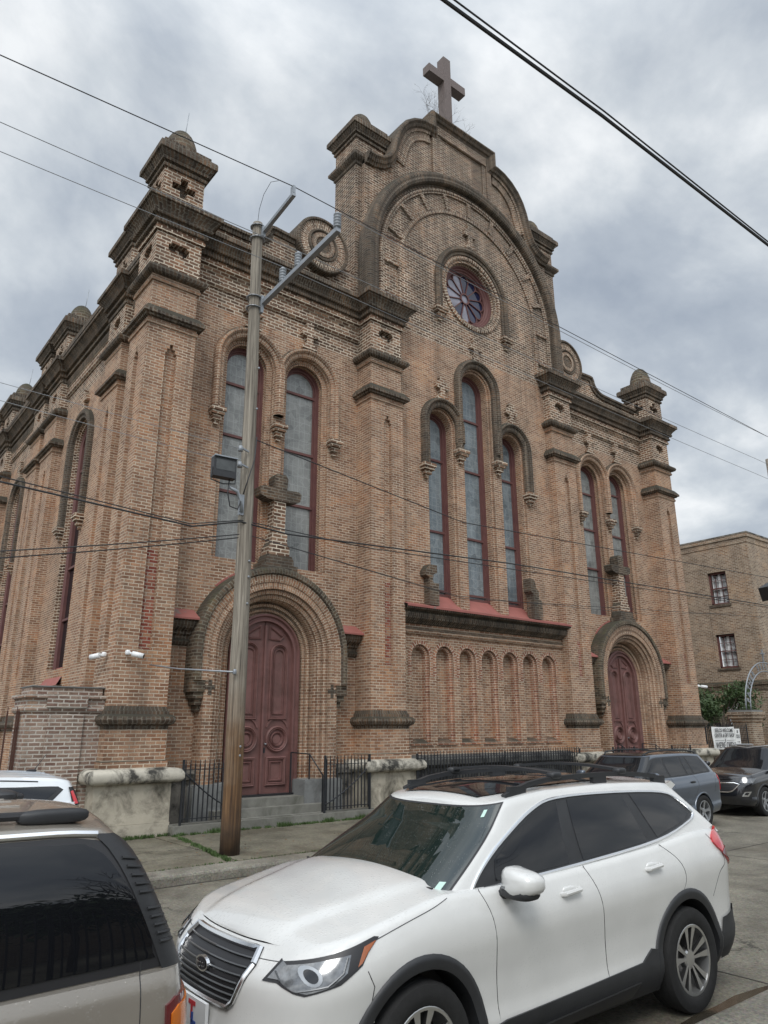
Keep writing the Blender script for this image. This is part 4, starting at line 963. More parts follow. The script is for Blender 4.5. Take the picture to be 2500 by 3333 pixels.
# --- wooden utility pole
P0=Vector((6.31,12.05,.15))
up_=thing('utility_pole','weathered wooden utility pole on the sidewalk','utility pole',P0)
a=MB(); n=26; pts=[Vector((P0.x-.10*t+.02*math.sin(t*3),P0.y+.0,P0.z+12.55*t)) for t in [i/n for i in range(n+1)]]
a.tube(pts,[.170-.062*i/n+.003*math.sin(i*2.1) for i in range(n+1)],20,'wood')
o=a.build('pole_shaft',up_); o.location=(0,0,0)
def arm(name,a0,a1,w_=.09):
    q=MB(); q.bar(a0,a1,w_,w_,'galv'); o=q.build(name,up_); return o
A1=(Vector((6.30,12.0,12.45)),Vector((6.25,10.62,12.55))); A2=(Vector((6.36,11.95,10.72)),Vector((6.41,9.26,10.95)))
o1=arm('cross_arm',*A1,.08); o2=arm('cross_arm',*A2,.10)
for z in (12.3,12.6,10.6,10.85): 
    q=MB()
    for k in range(16):
        a=2*PI*k/16; b=2*PI*(k+1)/16; q.bar((6.22+.14*math.cos(a),12.05+.14*math.sin(a),z),(6.22+.14*math.cos(b),12.05+.14*math.sin(b),z),.05,.012,'galv')
    q.build('pole_band',up_)
q=MB(); q.obox((6.33,11.93,10.68),(.03,0,0),(0,.05,0),(0,0,.20),'galv'); q.build('arm_bracket',up_)
q=MB(); q.obox((6.28,11.93,12.45),(.04,0,0),(0,.05,0),(0,0,.12),'galv'); q.build('arm_bracket',up_)
def insul(p,par,h=.34,r=.075,tilt=(0,0,1)):
    q=MB(); p=Vector(p); rs=[]; pts=[]
    for i in range(22): pts.append(p+Vector(tilt)*h*i/21); rs.append(r*(1. if i%4 in (1,2) else .72) if 0<i<20 else r*.45)
    q.tube(pts,rs,14,'porcelain'); o=q.build('insulator',par); return o
ins=[]
for tt in (.985,.50,.29):
    p=A2[0].lerp(A2[1],tt)+Vector((0,0,.05)); insul(p,up_); ins.append(p+Vector((0,0,.36)))
q=MB(); q.obox(A1[1]+Vector((0,.05,.12)),(.03,0,0),(0,.05,0),(0,0,.09),'galv'); q.build('clamp',up_)
for z in (7.35,7.02): q=MB(); q.bar((6.2,11.9,z),(6.03,11.85,z+.02),.03,.03,'galv'); q.tube([(6.0,11.85,z-.05),(6.0,11.85,z+.06)],[.05,.035],10,'porcelain'); q.build('spool_insulator',up_)
for z in (9.2,8.3,5.2,4.9,4.4,1.9,1.75): q=MB(); lump(q,(6.33,11.90,z),(.02,.02,.02),'galv'); q.build('bolt',up_)
M['lens']=plain('lamp_lens',(.06,.065,.065),.12,0,.3,6,0,.5)
# floodlight on its curved arm
fl=thing('floodlight','grey floodlight on curved arm fixed to the wooden pole','floodlight',(5.75,12.0,6.3))
q=MB(); q.bar((6.10,11.9,6.05),(6.10,11.9,6.45),.09,.06,'galv'); q.tube([(6.10,11.86,6.10),(6.07,11.86,6.32),(5.98,11.85,6.48),(5.80,11.85,6.54)],.032,10,'galv'); q.build('bracket',fl)
q=MB(); q.obox((5.66,11.82,6.86),(.22,-.02,0),(.01,.09,0),(0,0,.19),'trim'); q.obox((5.66,11.79,7.06),(.225,-.02,0),(.01,.10,0),(0,0,.012),'galv'); q.build('housing',fl)
q=MB(); q.obox((5.655,11.727,6.90),(.185,-.017,0),(.0002,.002,0),(0,0,.10),'lens'); q.build('lens',fl)
q=MB(); q.tube([(5.42,11.82,6.85),(5.42,11.82,6.60),(5.66,11.82,6.56),(5.90,11.80,6.60),(5.90,11.80,6.85)],.012,6,'trim'); q.build('yoke',fl)
q=MB(); q.tube([(5.78,11.8,6.66),(5.76,11.8,6.4),(5.82,11.8,6.15),(5.98,11.8,6.12),(6.06,11.84,6.3)],.012,6,'black'); q.tube([(6.10,11.84,6.45),(6.2,11.85,6.8),(6.32,11.87,7.2),(6.36,11.9,7.7)],.012,6,'black'); q.build('cable',fl)
# --- wires
def wire(pts,r,label,m='wire',sag=.0,n=24,group='overhead wires',name='overhead_wire'):
    P=[Vector(p) for p in pts]; V=[]
    for a,b in zip(P[:-1],P[1:]):
        s_=sag*(b-a).length/20
        for i in range(n): t_=i/n; V.append(a.lerp(b,t_)-Vector((0,0,4*s_*t_*(1-t_))))
    V.append(P[-1]); q=MB(); q.tube(V,r,6,m,smooth=False); tag(q.build(name),label,'wire',group)
w0=A1[1]+Vector((0,.05,.22))
wire([(-22,10.7,12.5),(.87,10.7,12.40),w0,(27.5,10.7,12.66),(60,10.7,13)],.010,'topmost dark wire running over the short upper arm',sag=.0)
i0,i1,i2=ins
wire([i0,(25,9.4,11.4),(60,9.6,12)],.007,'thin wire leaving the end insulator to the right','wirelight',.1)
wire([(-20,10.84,11.7),(1.05,10.84,11.3),i1,(27.2,11.2,11.9),(60,11.4,12.4)],.007,'thin bare wire on the middle insulator','wirelight',.05)
wire([(-20,11.5,11.6),(1.1,11.5,11.3),i2,(27.6,11.5,11.5),(60,11.5,12)],.007,'thin bare wire on the innermost insulator','wirelight',.05)
wire([(-20,3.75,9.4),(3.77,3.80,9.0),(6.24,3.67,9.0),(10.18,3.56,9.0),(40,3.5,9.6)],.022,'thick black cable crossing the upper right sky, lower of two')
wire([(-20,3.75,9.55),(3.90,3.80,9.12),(6.30,3.67,9.10),(10.22,3.56,9.07),(40,3.5,9.7)],.011,'thinner black cable just above the thick one in the sky')
wire([(-15,12.05,6.9),(2.03,12.05,5.89),(5.2,12.0,5.70),(6.12,11.92,5.93),(7.2,12,5.88),(13.75,12.05,6.2),(28.04,12.05,6.55),(50,12.05,7.5)],.016,'thick black cable bundle tied to the pole at mid height')
wire([(-15,12.1,7.0),(2.03,12.1,5.99),(5.2,12.1,5.77),(6.15,11.95,5.97),(9.2,12.08,5.93),(28.2,12.1,6.50)],.010,'slim black cable lashed above the thick bundle')
wire([(-15,12.05,4.2),(2.17,12.05,4.80),(6.10,11.92,5.68)],.011,'upper of two slack black wires rising to the pole',sag=.1)
wire([(-15,12.15,4.0),(2.17,12.1,4.70),(6.10,11.94,5.62)],.011,'lower of two slack black wires rising to the pole',sag=.1)
wire([(6.38,11.95,7.66),(12.15,12.05,7.00),(28.44,12.05,7.66),(50,12.05,8.5)],.011,'twisted black wire sloping right from above the floodlight')
wire([(6.38,11.95,5.70),(12.06,12.05,5.12),(27.91,12.05,6.1),(50,12,7)],.007,'lowest black wire sloping right across the facade')
wire([(6.38,12.0,5.72),(12.06,12.2,5.20),(20,12.2,5.5),(29,12.2,6.4)],.006,'faint thin wire just above the lowest one')
wire([(1.8,12.0,7.5),(6.0,11.86,7.36)],.005,'hair thin wire to the upper spool insulator','wirelight',.02)
wire([(1.8,12.0,7.2),(6.0,11.86,7.03)],.005,'hair thin wire to the lower spool insulator','wirelight',.02)
q=MB(); q.tube([(6.17,11.9,3.16),(5.9,13.8,3.33),(5.86,15.15,3.50)],.016,6,'galv'); lump(q,(6.14,11.88,3.16),(.03,.03,.05),'galv'); tag(q.build('guy_rod'),'galvanised tie rod from the wooden pole to the corner pier','tie rod')
q=MB(); q.tube([(6.16,11.95,12.70),(6.05,11.7,12.78),(5.98,11.4,12.92),(5.97,11.1,13.02),(5.95,10.75,12.80)],.005,5,'wire'); q.build('jumper',up_)
# --- security cameras
def cam_(name,label,p,d,w2=.055):
    t_=thing(name,label,'security camera',p,0,'security cameras on the church'); p=Vector(p); d=Vector(d).normalized()
    q=MB(); lump(q,p,(.05,.05,.05),'white'); q.tube([p,p+d*.10],.022,8,'white'); q.build('mount',t_)
    q=MB(); q.tube([p+d*.10,p+d*.34],[w2,w2],12,'white'); q.build('housing',t_)
    q=MB(); q.tube([p+d*.335,p+d*.345],[w2*.85,w2*.85],12,'black'); q.build('lens',t_)
cam_('security_camera','white bullet camera on the side face of the corner pier',(5.04,15.6,3.70),(-.5,.8,-.12)); cam_('security_camera','white bullet camera on the front face of the corner pier',(5.36,15.12,3.72),(.75,-.55,-.22)); cam_('security_camera','small white camera at the far right pier edge',(28.1,15.2,3.78),(.6,-.5,-.1))
# --- saplings on the gable
def sapling(name,label,base,h,n,seed,spread=.5,mat='twig',leafy=False):
    r=random.Random(seed); q=MB()
    def br(p,d,l,rad,dep):
        pts=[p]; dd=d.copy()
        for i in range(4): dd=(dd+Vector((r.gauss(0,.12),r.gauss(0,.12),r.gauss(.03,.08)))).normalized(); pts.append(pts[-1]+dd*l/4)
        q.tube(pts,[rad*(1-.15*i) for i in range(5)],4,mat,caps=False,smooth=False)
        if dep<=0: return
        for i in range(r.choice((2,3,3))):
            t_=r.choice((2,3,4)); br(pts[t_],(dd+Vector((r.gauss(0,spread),r.gauss(0,spread),r.gauss(.1,.3)))).normalized(),l*r.uniform(.55,.8),rad*.6,dep-1)
    for _ in range(n): br(Vector(base),Vector((r.gauss(0,.3),r.gauss(0,.3),1)).normalized(),h*.42,.014,4)
    return tag(q.build(name),label,'sapling',group='bare saplings rooted on the gable')
sapling('sapling','leafless bush left of the gable cross',(15.55,16.3,24.1),1.9,4,5); sapling('sapling','smaller leafless bush right of the gable cross',(17.25,16.2,24.1),1.2,3,9); sapling('sapling','tiny bare twigs on the right gable shoulder',(18.7,16.0,23.2),.7,3,11)
# --- parish building at the right
pb=thing('parish_building','brown brick parish building with white shuttered windows at right','building',(45,22,0))
a=MB(); XR=38.2; wy=[(18.34,19.36)]; wz=[(8.53,10.28),(5.2,6.95),(1.75,3.62)]
hol=[[(y0,z0),(y0,z1),(y1,z1),(y1,z0)] for y0,y1 in ((18.34,19.36),(26.0,27.1),(33,34.1)) for z0,z1 in wz]
a.poly(FX(XR),0,[(17,0),(60,0),(60,11.9),(17,11.9)],hol,'brick_wall2')
hol2=[[(x0,z0),(x0,z1),(x0+1.1,z1),(x0+1.1,z0)] for x0 in (41.3,45.5,49.7,53.9) for z0,z1 in wz]
a.poly(FF(17),0,[(XR,0),(60,0),(60,11.9),(XR,11.9)],hol2,'brick_wall2')
for h in hol: a.sides(FX(XR),h,-.25,0,'brick_wall2')
for h in hol2: a.sides(FF(17),h,-.25,0,'brick_wall2')
a.plan([(XR,60),(XR,17),(60,17)],[(0,4.02),(.05,4.04),(.05,4.26),(.09,4.28),(.09,4.42),(0,4.50)],False,m='brick_moss',caps=False)
a.face([(XR,17,11.9),(60,17,11.9),(60,60,11.9),(XR,60,11.9)],m='cement')
a.build('wall',pb)
a=MB(); a.plan([(XR,60),(XR,17),(60,17)],[(0,11.6),(.03,11.62),(.03,11.9),(.10,11.92),(.10,12.1),(-.3,12.12),(-.3,11.8)],False,m='brick_wall2',caps=False); a.plan([(XR,60),(XR,17),(60,17)],[(.12,12.10),(.12,12.17),(-.32,12.18)],False,m='stone_dirty',caps=False); a.build('parapet',pb)
def sash(fr,h):
    x0,z0=h[0]; x1,z1=h[2]; x0,x1=min(x0,x1),max(x0,x1); t_=MB()
    for p in ((x0,x0+.09,z0,z1),(x1-.09,x1,z0,z1),(x0,x1,z1-.1,z1),(x0,x1,z0,z0+.09),(x0+.05,x1-.05,(z0+z1)/2-.025,(z0+z1)/2+.025)): t_.fbox(fr,*p,-.22,-.12,'frame')
    for i in (1,2): xx=x0+(x1-x0)*i/3; t_.fbox(fr,xx-.012,xx+.012,z0,z1,-.20,-.165,'frame')
    for i in (1,3): zz=z0+(z1-z0)*i/4; t_.fbox(fr,x0,x1,zz-.012,zz+.012,-.20,-.165,'frame')
    o=t_.build('window',pb)
    g_=MB(); g_.fbox(fr,x0,x1,z0,z1,-.56,-.50,'black'); g_.build('dark_room',o)
    s_=MB()
    for i in range(2):
        a0=x0+.10+(x1-x0-.2)*i/2; a1=a0+(x1-x0-.2)/2-.01
        for e in (a0,a1-.05): s_.fbox(fr,e,e+.05,z0+.08,z1-.08,-.30,-.26,'white')
        for k in range(int((z1-z0-.2)/.065)): zz=z0+.12+k*.065; s_.face([fr.P(a0+.05,zz,-.25),fr.P(a1-.05,zz,-.25),fr.P(a1-.05,zz+.045,-.30),fr.P(a0+.05,zz+.045,-.30)],m='white')
    s_.build('shutter',o)
    l=MB(); l.fbox(fr,x0-.08,x1+.08,z0-.12,z0,-.05,.06,'brick_dark'); l.build('sill',o)
for h in hol[:3]+hol[3:5]: sash(FX(XR),h)
for h in hol2[:2]: sash(FF(17),h)
# --- yard fence, banner, notice, gate pillars and arch
fence('iron_fence','black iron yard fence behind the white banner',28.25,31.6,15.22,.25,2.36,GF,'iron',.12,(30.0,))
bn=thing('banner','white banner reading WE\'RE OPEN tied to the yard fence','banner',(29.4,15.1,1.4))
q=MB(); n=14; x0,x1=28.50,30.28; gr_=[[Vector((x0+(x1-x0)*i/n+.02*j/6,15.10+.012*math.sin(i*1.3+j),2.24-.84*j/6-.02*math.sin(PI*i/n))) for i in range(n+1)] for j in range(7)]
for j in range(6):
    for i in range(n): q.face([gr_[j][i],gr_[j][i+1],gr_[j+1][i+1],gr_[j+1][i]],m='paper',smooth=True)
q.build('sheet',bn)
def bt(s_,size,x,z,sx=1.): return text(s_,size,Matrix.Translation((x-29.4,15.06-15.1,z-1.4))@FRONTM,'lettering',bn,'ink',.002,sx=sx)
bt('SEELOS WELCOME',.20,29.38,2.09,.86); bt('CENTER & GIFT SHOP',.20,29.38,1.90,.80); bt("WE'RE OPEN!",.30,29.42,1.53,.88)
q=MB(); q.box(28.62,29.30,15.055,15.065,1.715,1.728,'ink'); q.box(29.50,30.18,15.055,15.065,1.715,1.728,'ink'); q.box(29.39,29.41,15.055,15.065,1.66,1.77,'ink'); q.box(29.36,29.44,15.055,15.065,1.725,1.742,'ink'); q.build('emblem',bn)
sg=thing('notice_board','narrow white notice beside the banner','sign',(30.5,15.12,1.55))
q=MB(); q.box(30.32,30.72,15.10,15.14,1.56,2.16,'paper'); q.build('board',sg)
for z,s_ in ((1.90,'SEELOS'),(1.82,'CENTER')): text(s_,.085,Matrix.Translation((30.52-30.5,15.09-15.12,z-1.55))@FRONTM,'lettering',sg,'ink',.001)
q=MB(); q.box(30.47,30.57,15.09,15.099,2.0,2.02,'ink'); q.box(30.49,30.55,15.09,15.099,2.02,2.10,'ink'); q.bar((30.42,15.095,1.65),(30.58,15.095,1.65),.02,.008,'ink'); q.face([(30.62,15.09,1.65),(30.56,15.09,1.685),(30.56,15.09,1.615)],m='ink'); q.build('emblem',sg)
def pillar(x,label):
    t_=thing('gate_pillar',label,'gate pillar',(x,15.5,.15),0,'brick pillars of the yard gate')
    q=MB(); R=[(x-.42,15.1),(x+.42,15.1),(x+.42,15.94),(x-.42,15.94)]
    q.plan(R,[(.08,.1),(.08,.5),(0,.56),(0,2.42),(.04,2.44),(.04,2.54),(.10,2.58),(.10,2.70),(.14,2.72),(.14,2.84)],True,m='brick_wall2'); q.build('shaft',t_)
    q=MB(); q.box(x-.5,x+.5,15.02,16.02,2.84,2.92,'cement'); q.build('cap',t_)
pillar(32.35,'brick gate pillar left of the yard gate'); pillar(37.0,'brick gate pillar right of the yard gate')
ga=thing('gate_arch','grey iron arch with raised lettering over the yard gate','sign',(34.7,15.5,2.9))
cx,cz=34.7,2.95
for r0 in (2.28,1.86):
    q=MB(); q.tube([(cx-r0*math.cos(PI*i/36),15.5,cz+r0*.92*math.sin(PI*i/36)) for i in range(37)],.03,6,'galv'); q.build('arch_bar',ga)
s_='FATHER SEELOS CENTER'
for i,ch in enumerate(s_):
    if ch==' ': continue
    a=PI-.20-(PI-.40)*i/(len(s_)-1); R_=Matrix.Rotation(-(a-PI/2)*-1,4,'Z')
    m_=Matrix.Translation((-2.07*-math.cos(a)+.0,-.03,.05+2.07*.92*math.sin(a)))@FRONTM@Matrix.Rotation(a-PI/2,4,'Z')
    text(ch,.36,m_,'lettering',ga,'galv',.015)
q=MB(); q.bar((cx,15.5,cz+2.1),(cx,15.5,cz+2.7),.05,.05,'galv'); q.bar((cx-.2,15.5,cz+2.5),(cx+.2,15.5,cz+2.5),.05,.05,'galv'); q.build('finial',ga)
fence('iron_fence','tall iron yard fence right of the far pillar',37.5,44,15.3,.25,2.4,GF,'iron',.14)
# --- yard trees
def tree(name,label,x,y,h,rad,zc,seed,n=2600,trunk=True,leaf=.11,flat=.8):
    t_=thing(name,label,'tree',(x,y,.1),0,'trees in the parish yard'); r=random.Random(seed)
    q=MB(); q.tube([(x,y,.1),(x+.1,y,zc*.5),(x-.05,y+.05,zc)],[.12,.10,.06],8,'bark')
    cl=[]
    for _ in range(16):
        a=r.uniform(0,2*PI); e=r.uniform(-.5,1.2); d=Vector((math.cos(a)*math.cos(e),math.sin(a)*math.cos(e),math.sin(e)*flat)); c_=Vector((x,y,zc))+d*rad*r.uniform(.35,.85); cl.append((c_,rad*r.uniform(.22,.42)))
        q.tube([(x,y,zc*.6),Vector((x,y,zc*.8)).lerp(c_,.5),c_],[.04,.025,.01],5,'bark',caps=False)
    q.build('trunk',t_)
    q=MB()
    for _ in range(n):
        c_,rr_=r.choice(cl); d=Vector((r.gauss(0,1),r.gauss(0,1),r.gauss(0,.8))).normalized()*rr_*r.uniform(.3,1.1); p=c_+d
        u=Vector((r.gauss(0,1),r.gauss(0,1),r.gauss(0,1))).normalized(); v=u.cross(Vector((r.gauss(0,1),r.gauss(0,1),r.gauss(0,1)))).normalized(); s2=leaf*r.uniform(.5,1.2)
        q.face([p-u*s2,p-v*s2*.35,p+u*s2,p+v*s2*.35],[(0,0)]*4,'leaf')
    q.build('crown',t_)
tree('yard_tree','leafy green tree behind the gate pillar',35.2,18.0,4,1.9,3.0,4,5200)
tree('yard_tree','bushy green tree right of the gate pillar',38.9,15.9,4,1.5,2.6,6,3200)
tree('yard_tree','small green shrub between church and parish building',32.2,18.2,2,.9,2.7,8,1500)
# --- pole at the right edge with transformer and floodlight
ep=thing('utility_pole','wooden utility pole cut by the right edge of the picture','utility pole',(30.3,12.05,.15))
q=MB(); q.tube([(30.32,12.05,.15),(30.27,12.05,12.9)],[.17,.13],16,'wood'); q.build('pole_shaft',ep)
q=MB(); q.tube([(29.75,11.9,8.9),(29.75,11.9,9.75)],[.2,.2],14,'galv'); q.build('transformer',ep)
q=MB(); q.bar((30.2,12.0,9.4),(29.75,11.9,9.4),.06,.06,'galv'); q.tube([(29.8,11.9,9.8),(29.5,11.9,10.1),(29.9,12,10.3)],.012,5,'wire'); q.build('bracket',ep)
f2=thing('floodlight','black floodlight on the edge pole at right','floodlight',(28.9,12,7.2))
q=MB(); q.obox((28.35,12.0,7.15),(.30,-.1,.16),(.06,.2,0),(-.1,0,.24),'trim'); q.build('housing',f2)
q=MB(); q.tube([(28.4,12,6.85),(28.6,12,6.6),(29.4,12,6.7),(30.2,12.05,6.9)],.03,6,'trim'); q.build('bracket',f2)
for o in list(COL.objects):
    if o.type=='MESH' and o.name.startswith('overhead'): pass

# --- near side of the street, mirrored in the car glass
fence('iron_fence','iron fence across the street mirrored in the white car windows',-3.0,15,-1.6,.15,2.35,None,'iron',.16,(3,9),(.2,-.2),.012)
def bare_tree(label,x,y,h,seed):
    t_=thing('bare_tree',label,'tree',(x,y,.1),0,'bare trees across the street'); r=random.Random(seed); q=MB()
    def br(p,d,l,rad,dep):
        pts=[p]; dd=d.copy()
        for i in range(4): dd=(dd+Vector((r.gauss(0,.10),r.gauss(0,.10),r.gauss(.02,.06)))).normalized(); pts.append(pts[-1]+dd*l/4)
        q.tube(pts,[rad*(1-.12*i) for i in range(5)],5,'bark',caps=False,smooth=False)
        if dep<=0: return
        for i in range(r.choice((2,3,3))): br(pts[r.choice((2,3,4,4))],(dd+Vector((r.gauss(0,.45),r.gauss(0,.45),r.gauss(.08,.25)))).normalized(),l*r.uniform(.6,.82),rad*.6,dep-1)
    for _ in range(2): br(Vector((x,y,.1)),Vector((r.gauss(0,.12),r.gauss(0,.12),1)).normalized(),h*.33,.22,5)
    q.build('branches',t_)
bare_tree('tall bare tree across the street, its branches mirrored in car glass',9.5,-9.5,11,21); bare_tree('second bare tree across the street, farther along',17,-10.5,11,33)
for x,y,sd_,lb in ((5.5,-7.5,41,'dark leafy tree across the street mirrored in car doors'),(13.2,-8.2,43,'low dark evergreen across the street near the bare tree'),(-3,-9,47,'leafy evergreen across the street at the left')):
    tree('evergreen_tree',lb,x,y,5,2.8,3.0,sd_,2600,leaf=.22)
ho=thing('street_house','low brick house across the street mirrored in car paint','house',(8,-20,0)); a=MB(); a.box(-6,24,-26,-16,0,6.2,'brick_wall2'); a.build('wall',ho); a=MB(); a.box(-6.4,24.4,-26.4,-15.6,6.2,6.5,'cement'); a.build('roof',ho)

lf_=MB(); M['litter']=plain('dead_leaf',(.16,.095,.045),.8,0,.5,40); rr=random.Random(12)
for _ in range(420):
    if rr.random()<.55: x,y,z=rr.uniform(2,24),11.0-abs(rr.gauss(0,.18)),.006
    elif rr.random()<.5: x,y,z=rr.uniform(4,24),14.75-abs(rr.gauss(0,.25)),.172
    else: x,y,z=rr.uniform(4,12),rr.uniform(11.5,14.7),.172
    a=rr.uniform(0,2*PI); s2=rr.uniform(.012,.032); u=Vector((math.cos(a)*s2,math.sin(a)*s2,rr.uniform(0,.008))); v=Vector((-math.sin(a)*s2*.5,math.cos(a)*s2*.5,rr.uniform(0,.006)))
    c_=Vector((x,y,z+.004)); lf_.face([c_-u,c_-v,c_+u,c_+v],[(0,0)]*4,'litter')
tag(lf_.build('fallen_leaves'),'small dead leaves scattered along the kerb and wall','leaves',kind='stuff')
M['amberdark']=plain('marker_amber',(.30,.075,.01),.15,0,.1,4,0,.6,coat=1)
M['barmetal']=plain('grille_bar_metal',(.16,.165,.17),.35,.6,.04,8)
# ------------------------------------------------------------------ cars
from mathutils.geometry import delaunay_2d_cdt
def curve(pts):
    xs=[p[0] for p in pts]; ys=[p[1] for p in pts]; n=len(xs)
    d=[(ys[i+1]-ys[i])/(xs[i+1]-xs[i]) for i in range(n-1)]
    m=[d[0]]+[0 if d[i-1]*d[i]<=0 else 2*d[i-1]*d[i]/(d[i-1]+d[i]) for i in range(1,n-1)]+[d[-1]]
    def f(x):
        if x<=xs[0]: return ys[0]
        if x>=xs[-1]: return ys[-1]
        i=0
        while x>xs[i+1]: i+=1
        h=xs[i+1]-xs[i]; t=(x-xs[i])/h
        return ys[i]*(2*t**3-3*t*t+1)+h*m[i]*(t**3-2*t*t+t)+ys[i+1]*(-2*t**3+3*t*t)+h*m[i+1]*(t**3-t*t)
    return f
class Car:
    def __init__(c,name,label,group,pm,loc,LEN,W,zt,zb,prof,noseA,noseN,noseDX,tailA,tailN,tailDX,gh,crown=.05,rcrown=.05,wheels=(.96,3.85),R=.376,archR=.43,rimk='double',sc=1.):
        c.t=thing(name,label,'car',loc,0,group); c.pm=pm; c.LEN=LEN; c.W=W; c.zt=curve(zt); c.zb=curve(zb); c.prof=curve(prof)
        c.na,c.nn,c.ndx=noseA,noseN,curve(noseDX); c.ta,c.tn,c.tdx=tailA,tailN,curve(tailDX); c.g=gh; c.crown=crown; c.rcrown=rcrown
        c.wheels=wheels; c.R=R; c.archR=archR; c.rimk=rimk
        c.gxf=curve(gh['xf']); c.gxr=curve(gh['xr']); c.gw=curve(gh['w']); c.zr=curve(gh['zr'])
    # lower body: p in 0..1 nose, 1..2 flank, 2..3 tail
    def lo(c,p,v,sd=-1,off=0.):
        def raw(p,v):
            if p<1: ph=p*PI/2; x=c.na*(1-math.cos(ph)**(2/c.nn)); w=math.sin(ph)**(2/c.nn) if ph>0 else 0.; x=x+(1-x/c.na)*c.ndx(v)
            elif p<=2: x=c.na+(p-1)*(c.LEN-c.na-c.ta); w=1.
            else: ph=(3-p)*PI/2; q=c.ta*(1-math.cos(max(ph,0))**(2/c.tn)); w=math.sin(ph)**(2/c.tn) if ph>0 else 0.; x=c.LEN-q-(1-q/c.ta)*c.tdx(v)
            z=c.zb(x)+(c.zt(x)-c.zb(x))*v
            return Vector((x,sd*c.W*w*c.prof(v)*(1-.035*abs((x/c.LEN-.5)*2)**3),z))
        P=raw(p,v)
        if off:
            e=1e-3; a=raw(min(p+e,3),v)-raw(max(p-e,0),v); b=raw(p,v+e)-raw(p,v-e); n=a.cross(b)
            if n.length>0: n.normalize(); n*= (1 if n.y*sd>0 or (abs(n.y)<.05 and (n.x<0)==(p<1)) else -1); P=P+n*off
        return P
    def ilo(c,x,z):  # side view point -> (p,v)
        v=(z-c.zb(x))/(c.zt(x)-c.zb(x)); nd=c.ndx(v); td=c.tdx(v)
        if x<c.na: xs=(x-nd)/(1-nd/c.na); xs=min(max(xs,0),c.na); ph=math.acos(max(0,min(1,(1-xs/c.na)))**(c.nn/2)); return (ph/(PI/2),v)
        if x>c.LEN-c.ta: q=(c.LEN-x-td)/(1-td/c.ta); q=min(max(q,0),c.ta); ph=math.acos(max(0,min(1,(1-q/c.ta)))**(c.tn/2)); return (3-ph/(PI/2),v)
        return (1+(x-c.na)/(c.LEN-c.na-c.ta),v)
    def iloy(c,y,z,tail=False):
        zb,zt=(c.zb(c.LEN),c.zt(c.LEN)) if tail else (c.zb(0),c.zt(0)); v=(z-zb)/(zt-zb); w=min(1,abs(y)/(c.W*c.prof(v)*.965)); n=c.tn if tail else c.nn
        ph=math.asin(w**(n/2)); return ((3-ph/(PI/2)) if tail else ph/(PI/2),v)
    def up(c,p,v,sd=-1,off=0.):
        def raw(p,v):
            a=c.g['af']; b=c.g['ar']; n=c.g.get('n',3.6); xf,xr,w=c.gxf(v),c.gxr(v),c.gw(v)
            if p<1: ph=p*PI/2; x=xf+a*(1-math.cos(ph)**(2/n)); y=math.sin(ph)**(2/n) if ph>0 else 0.
            elif p<=2: x=xf+a+(p-1)*(xr-b-xf-a); y=1.
            else: ph=(3-p)*PI/2; x=xr-b*(1-math.cos(max(ph,0))**(2/n)); y=math.sin(ph)**(2/n) if ph>0 else 0.
            z=c.zt(x)*(1-v)+c.zr(x)*v-.03*(1-v)
            return Vector((x,sd*(w*(1-.05*abs((x-.55*c.LEN)/(.45*c.LEN))**2.5)+.015*math.sin(PI*v))*y,z))
        P=raw(p,v)
        if off:
            e=1e-3; a=raw(min(p+e,3),v)-raw(max(p-e,0),v); b=raw(p,v+e)-raw(p,v-e); n=a.cross(b)
            if n.length>0: n.normalize(); n*=(1 if n.y*sd>0 or (abs(n.y)<.02 and (n.x<0)==(p<1)) else -1); P=P+n*off
        return P
    def iup(c,x,z):
        v=(z-c.zt(x)+.03)/(c.zr(x)-c.zt(x)+.03); a=c.g['af']; b=c.g['ar']; n=c.g.get('n',3.6); xf,xr=c.gxf(v),c.gxr(v)
        if x<xf+a: q=max(0,(x-xf))/a; ph=math.acos(max(0,1-q)**(n/2)); return (ph/(PI/2),v)
        if x>xr-b: q=max(0,(xr-x))/b; ph=math.acos(max(0,1-q)**(n/2)); return (3-ph/(PI/2),v)
        return (1+(x-xf-a)/(xr-b-xf-a),v)
    def grid(c,mb,fn,ps,vs,sd,m,skip=None):
        P=[[fn(p,v,sd) for v in vs] for p in ps]
        if skip:
            for (cx,cz,r) in skip:
                for row in P:
                    for q in row:
                        d=math.hypot(q.x-cx,q.z-cz)
                        if abs(d-r)<.030 and d>0: k=r/d; q.x=cx+(q.x-cx)*k; q.z=cz+(q.z-cz)*k
        for i in range(len(ps)-1):
            for j in range(len(vs)-1):
                q=[P[i][j],P[i+1][j],P[i+1][j+1],P[i][j+1]]
                if skip:
                    ce=(q[0]+q[1]+q[2]+q[3])/4
                    if any(math.hypot(ce.x-cx,ce.z-cz)<r for cx,cz,r in skip): continue
                if sd<0: q=q[::-1]
                mb.face(q,[(0,0)]*4,m,True)
    def over(c,mb,fn,poly,off,m,sd=-1,step=.06,thick=0.,asp=1.):
        # poly in (p,v): fill it with a fine triangulation lying on the surface
        xs=[p[0] for p in poly]; ys=[p[1] for p in poly]; V=[]; E=[]
        n=len(poly)
        for i in range(n):
            a,b=poly[i],poly[(i+1)%n]; k=max(1,int(max(abs(b[0]-a[0])/step,abs(b[1]-a[1])/(step*2.2))))
            for j in range(k): V.append(Vector((a[0]+(b[0]-a[0])*j/k,a[1]+(b[1]-a[1])*j/k)))
        nb=len(V); loop=list(range(nb))
        def inside(x,y):
            r=False
            for i in range(nb):
                a,b=V[i],V[(i+1)%nb]
                if (a.y>y)!=(b.y>y) and x<(b.x-a.x)*(y-a.y)/(b.y-a.y)+a.x: r=not r
            return r
        x=min(xs)+step/2
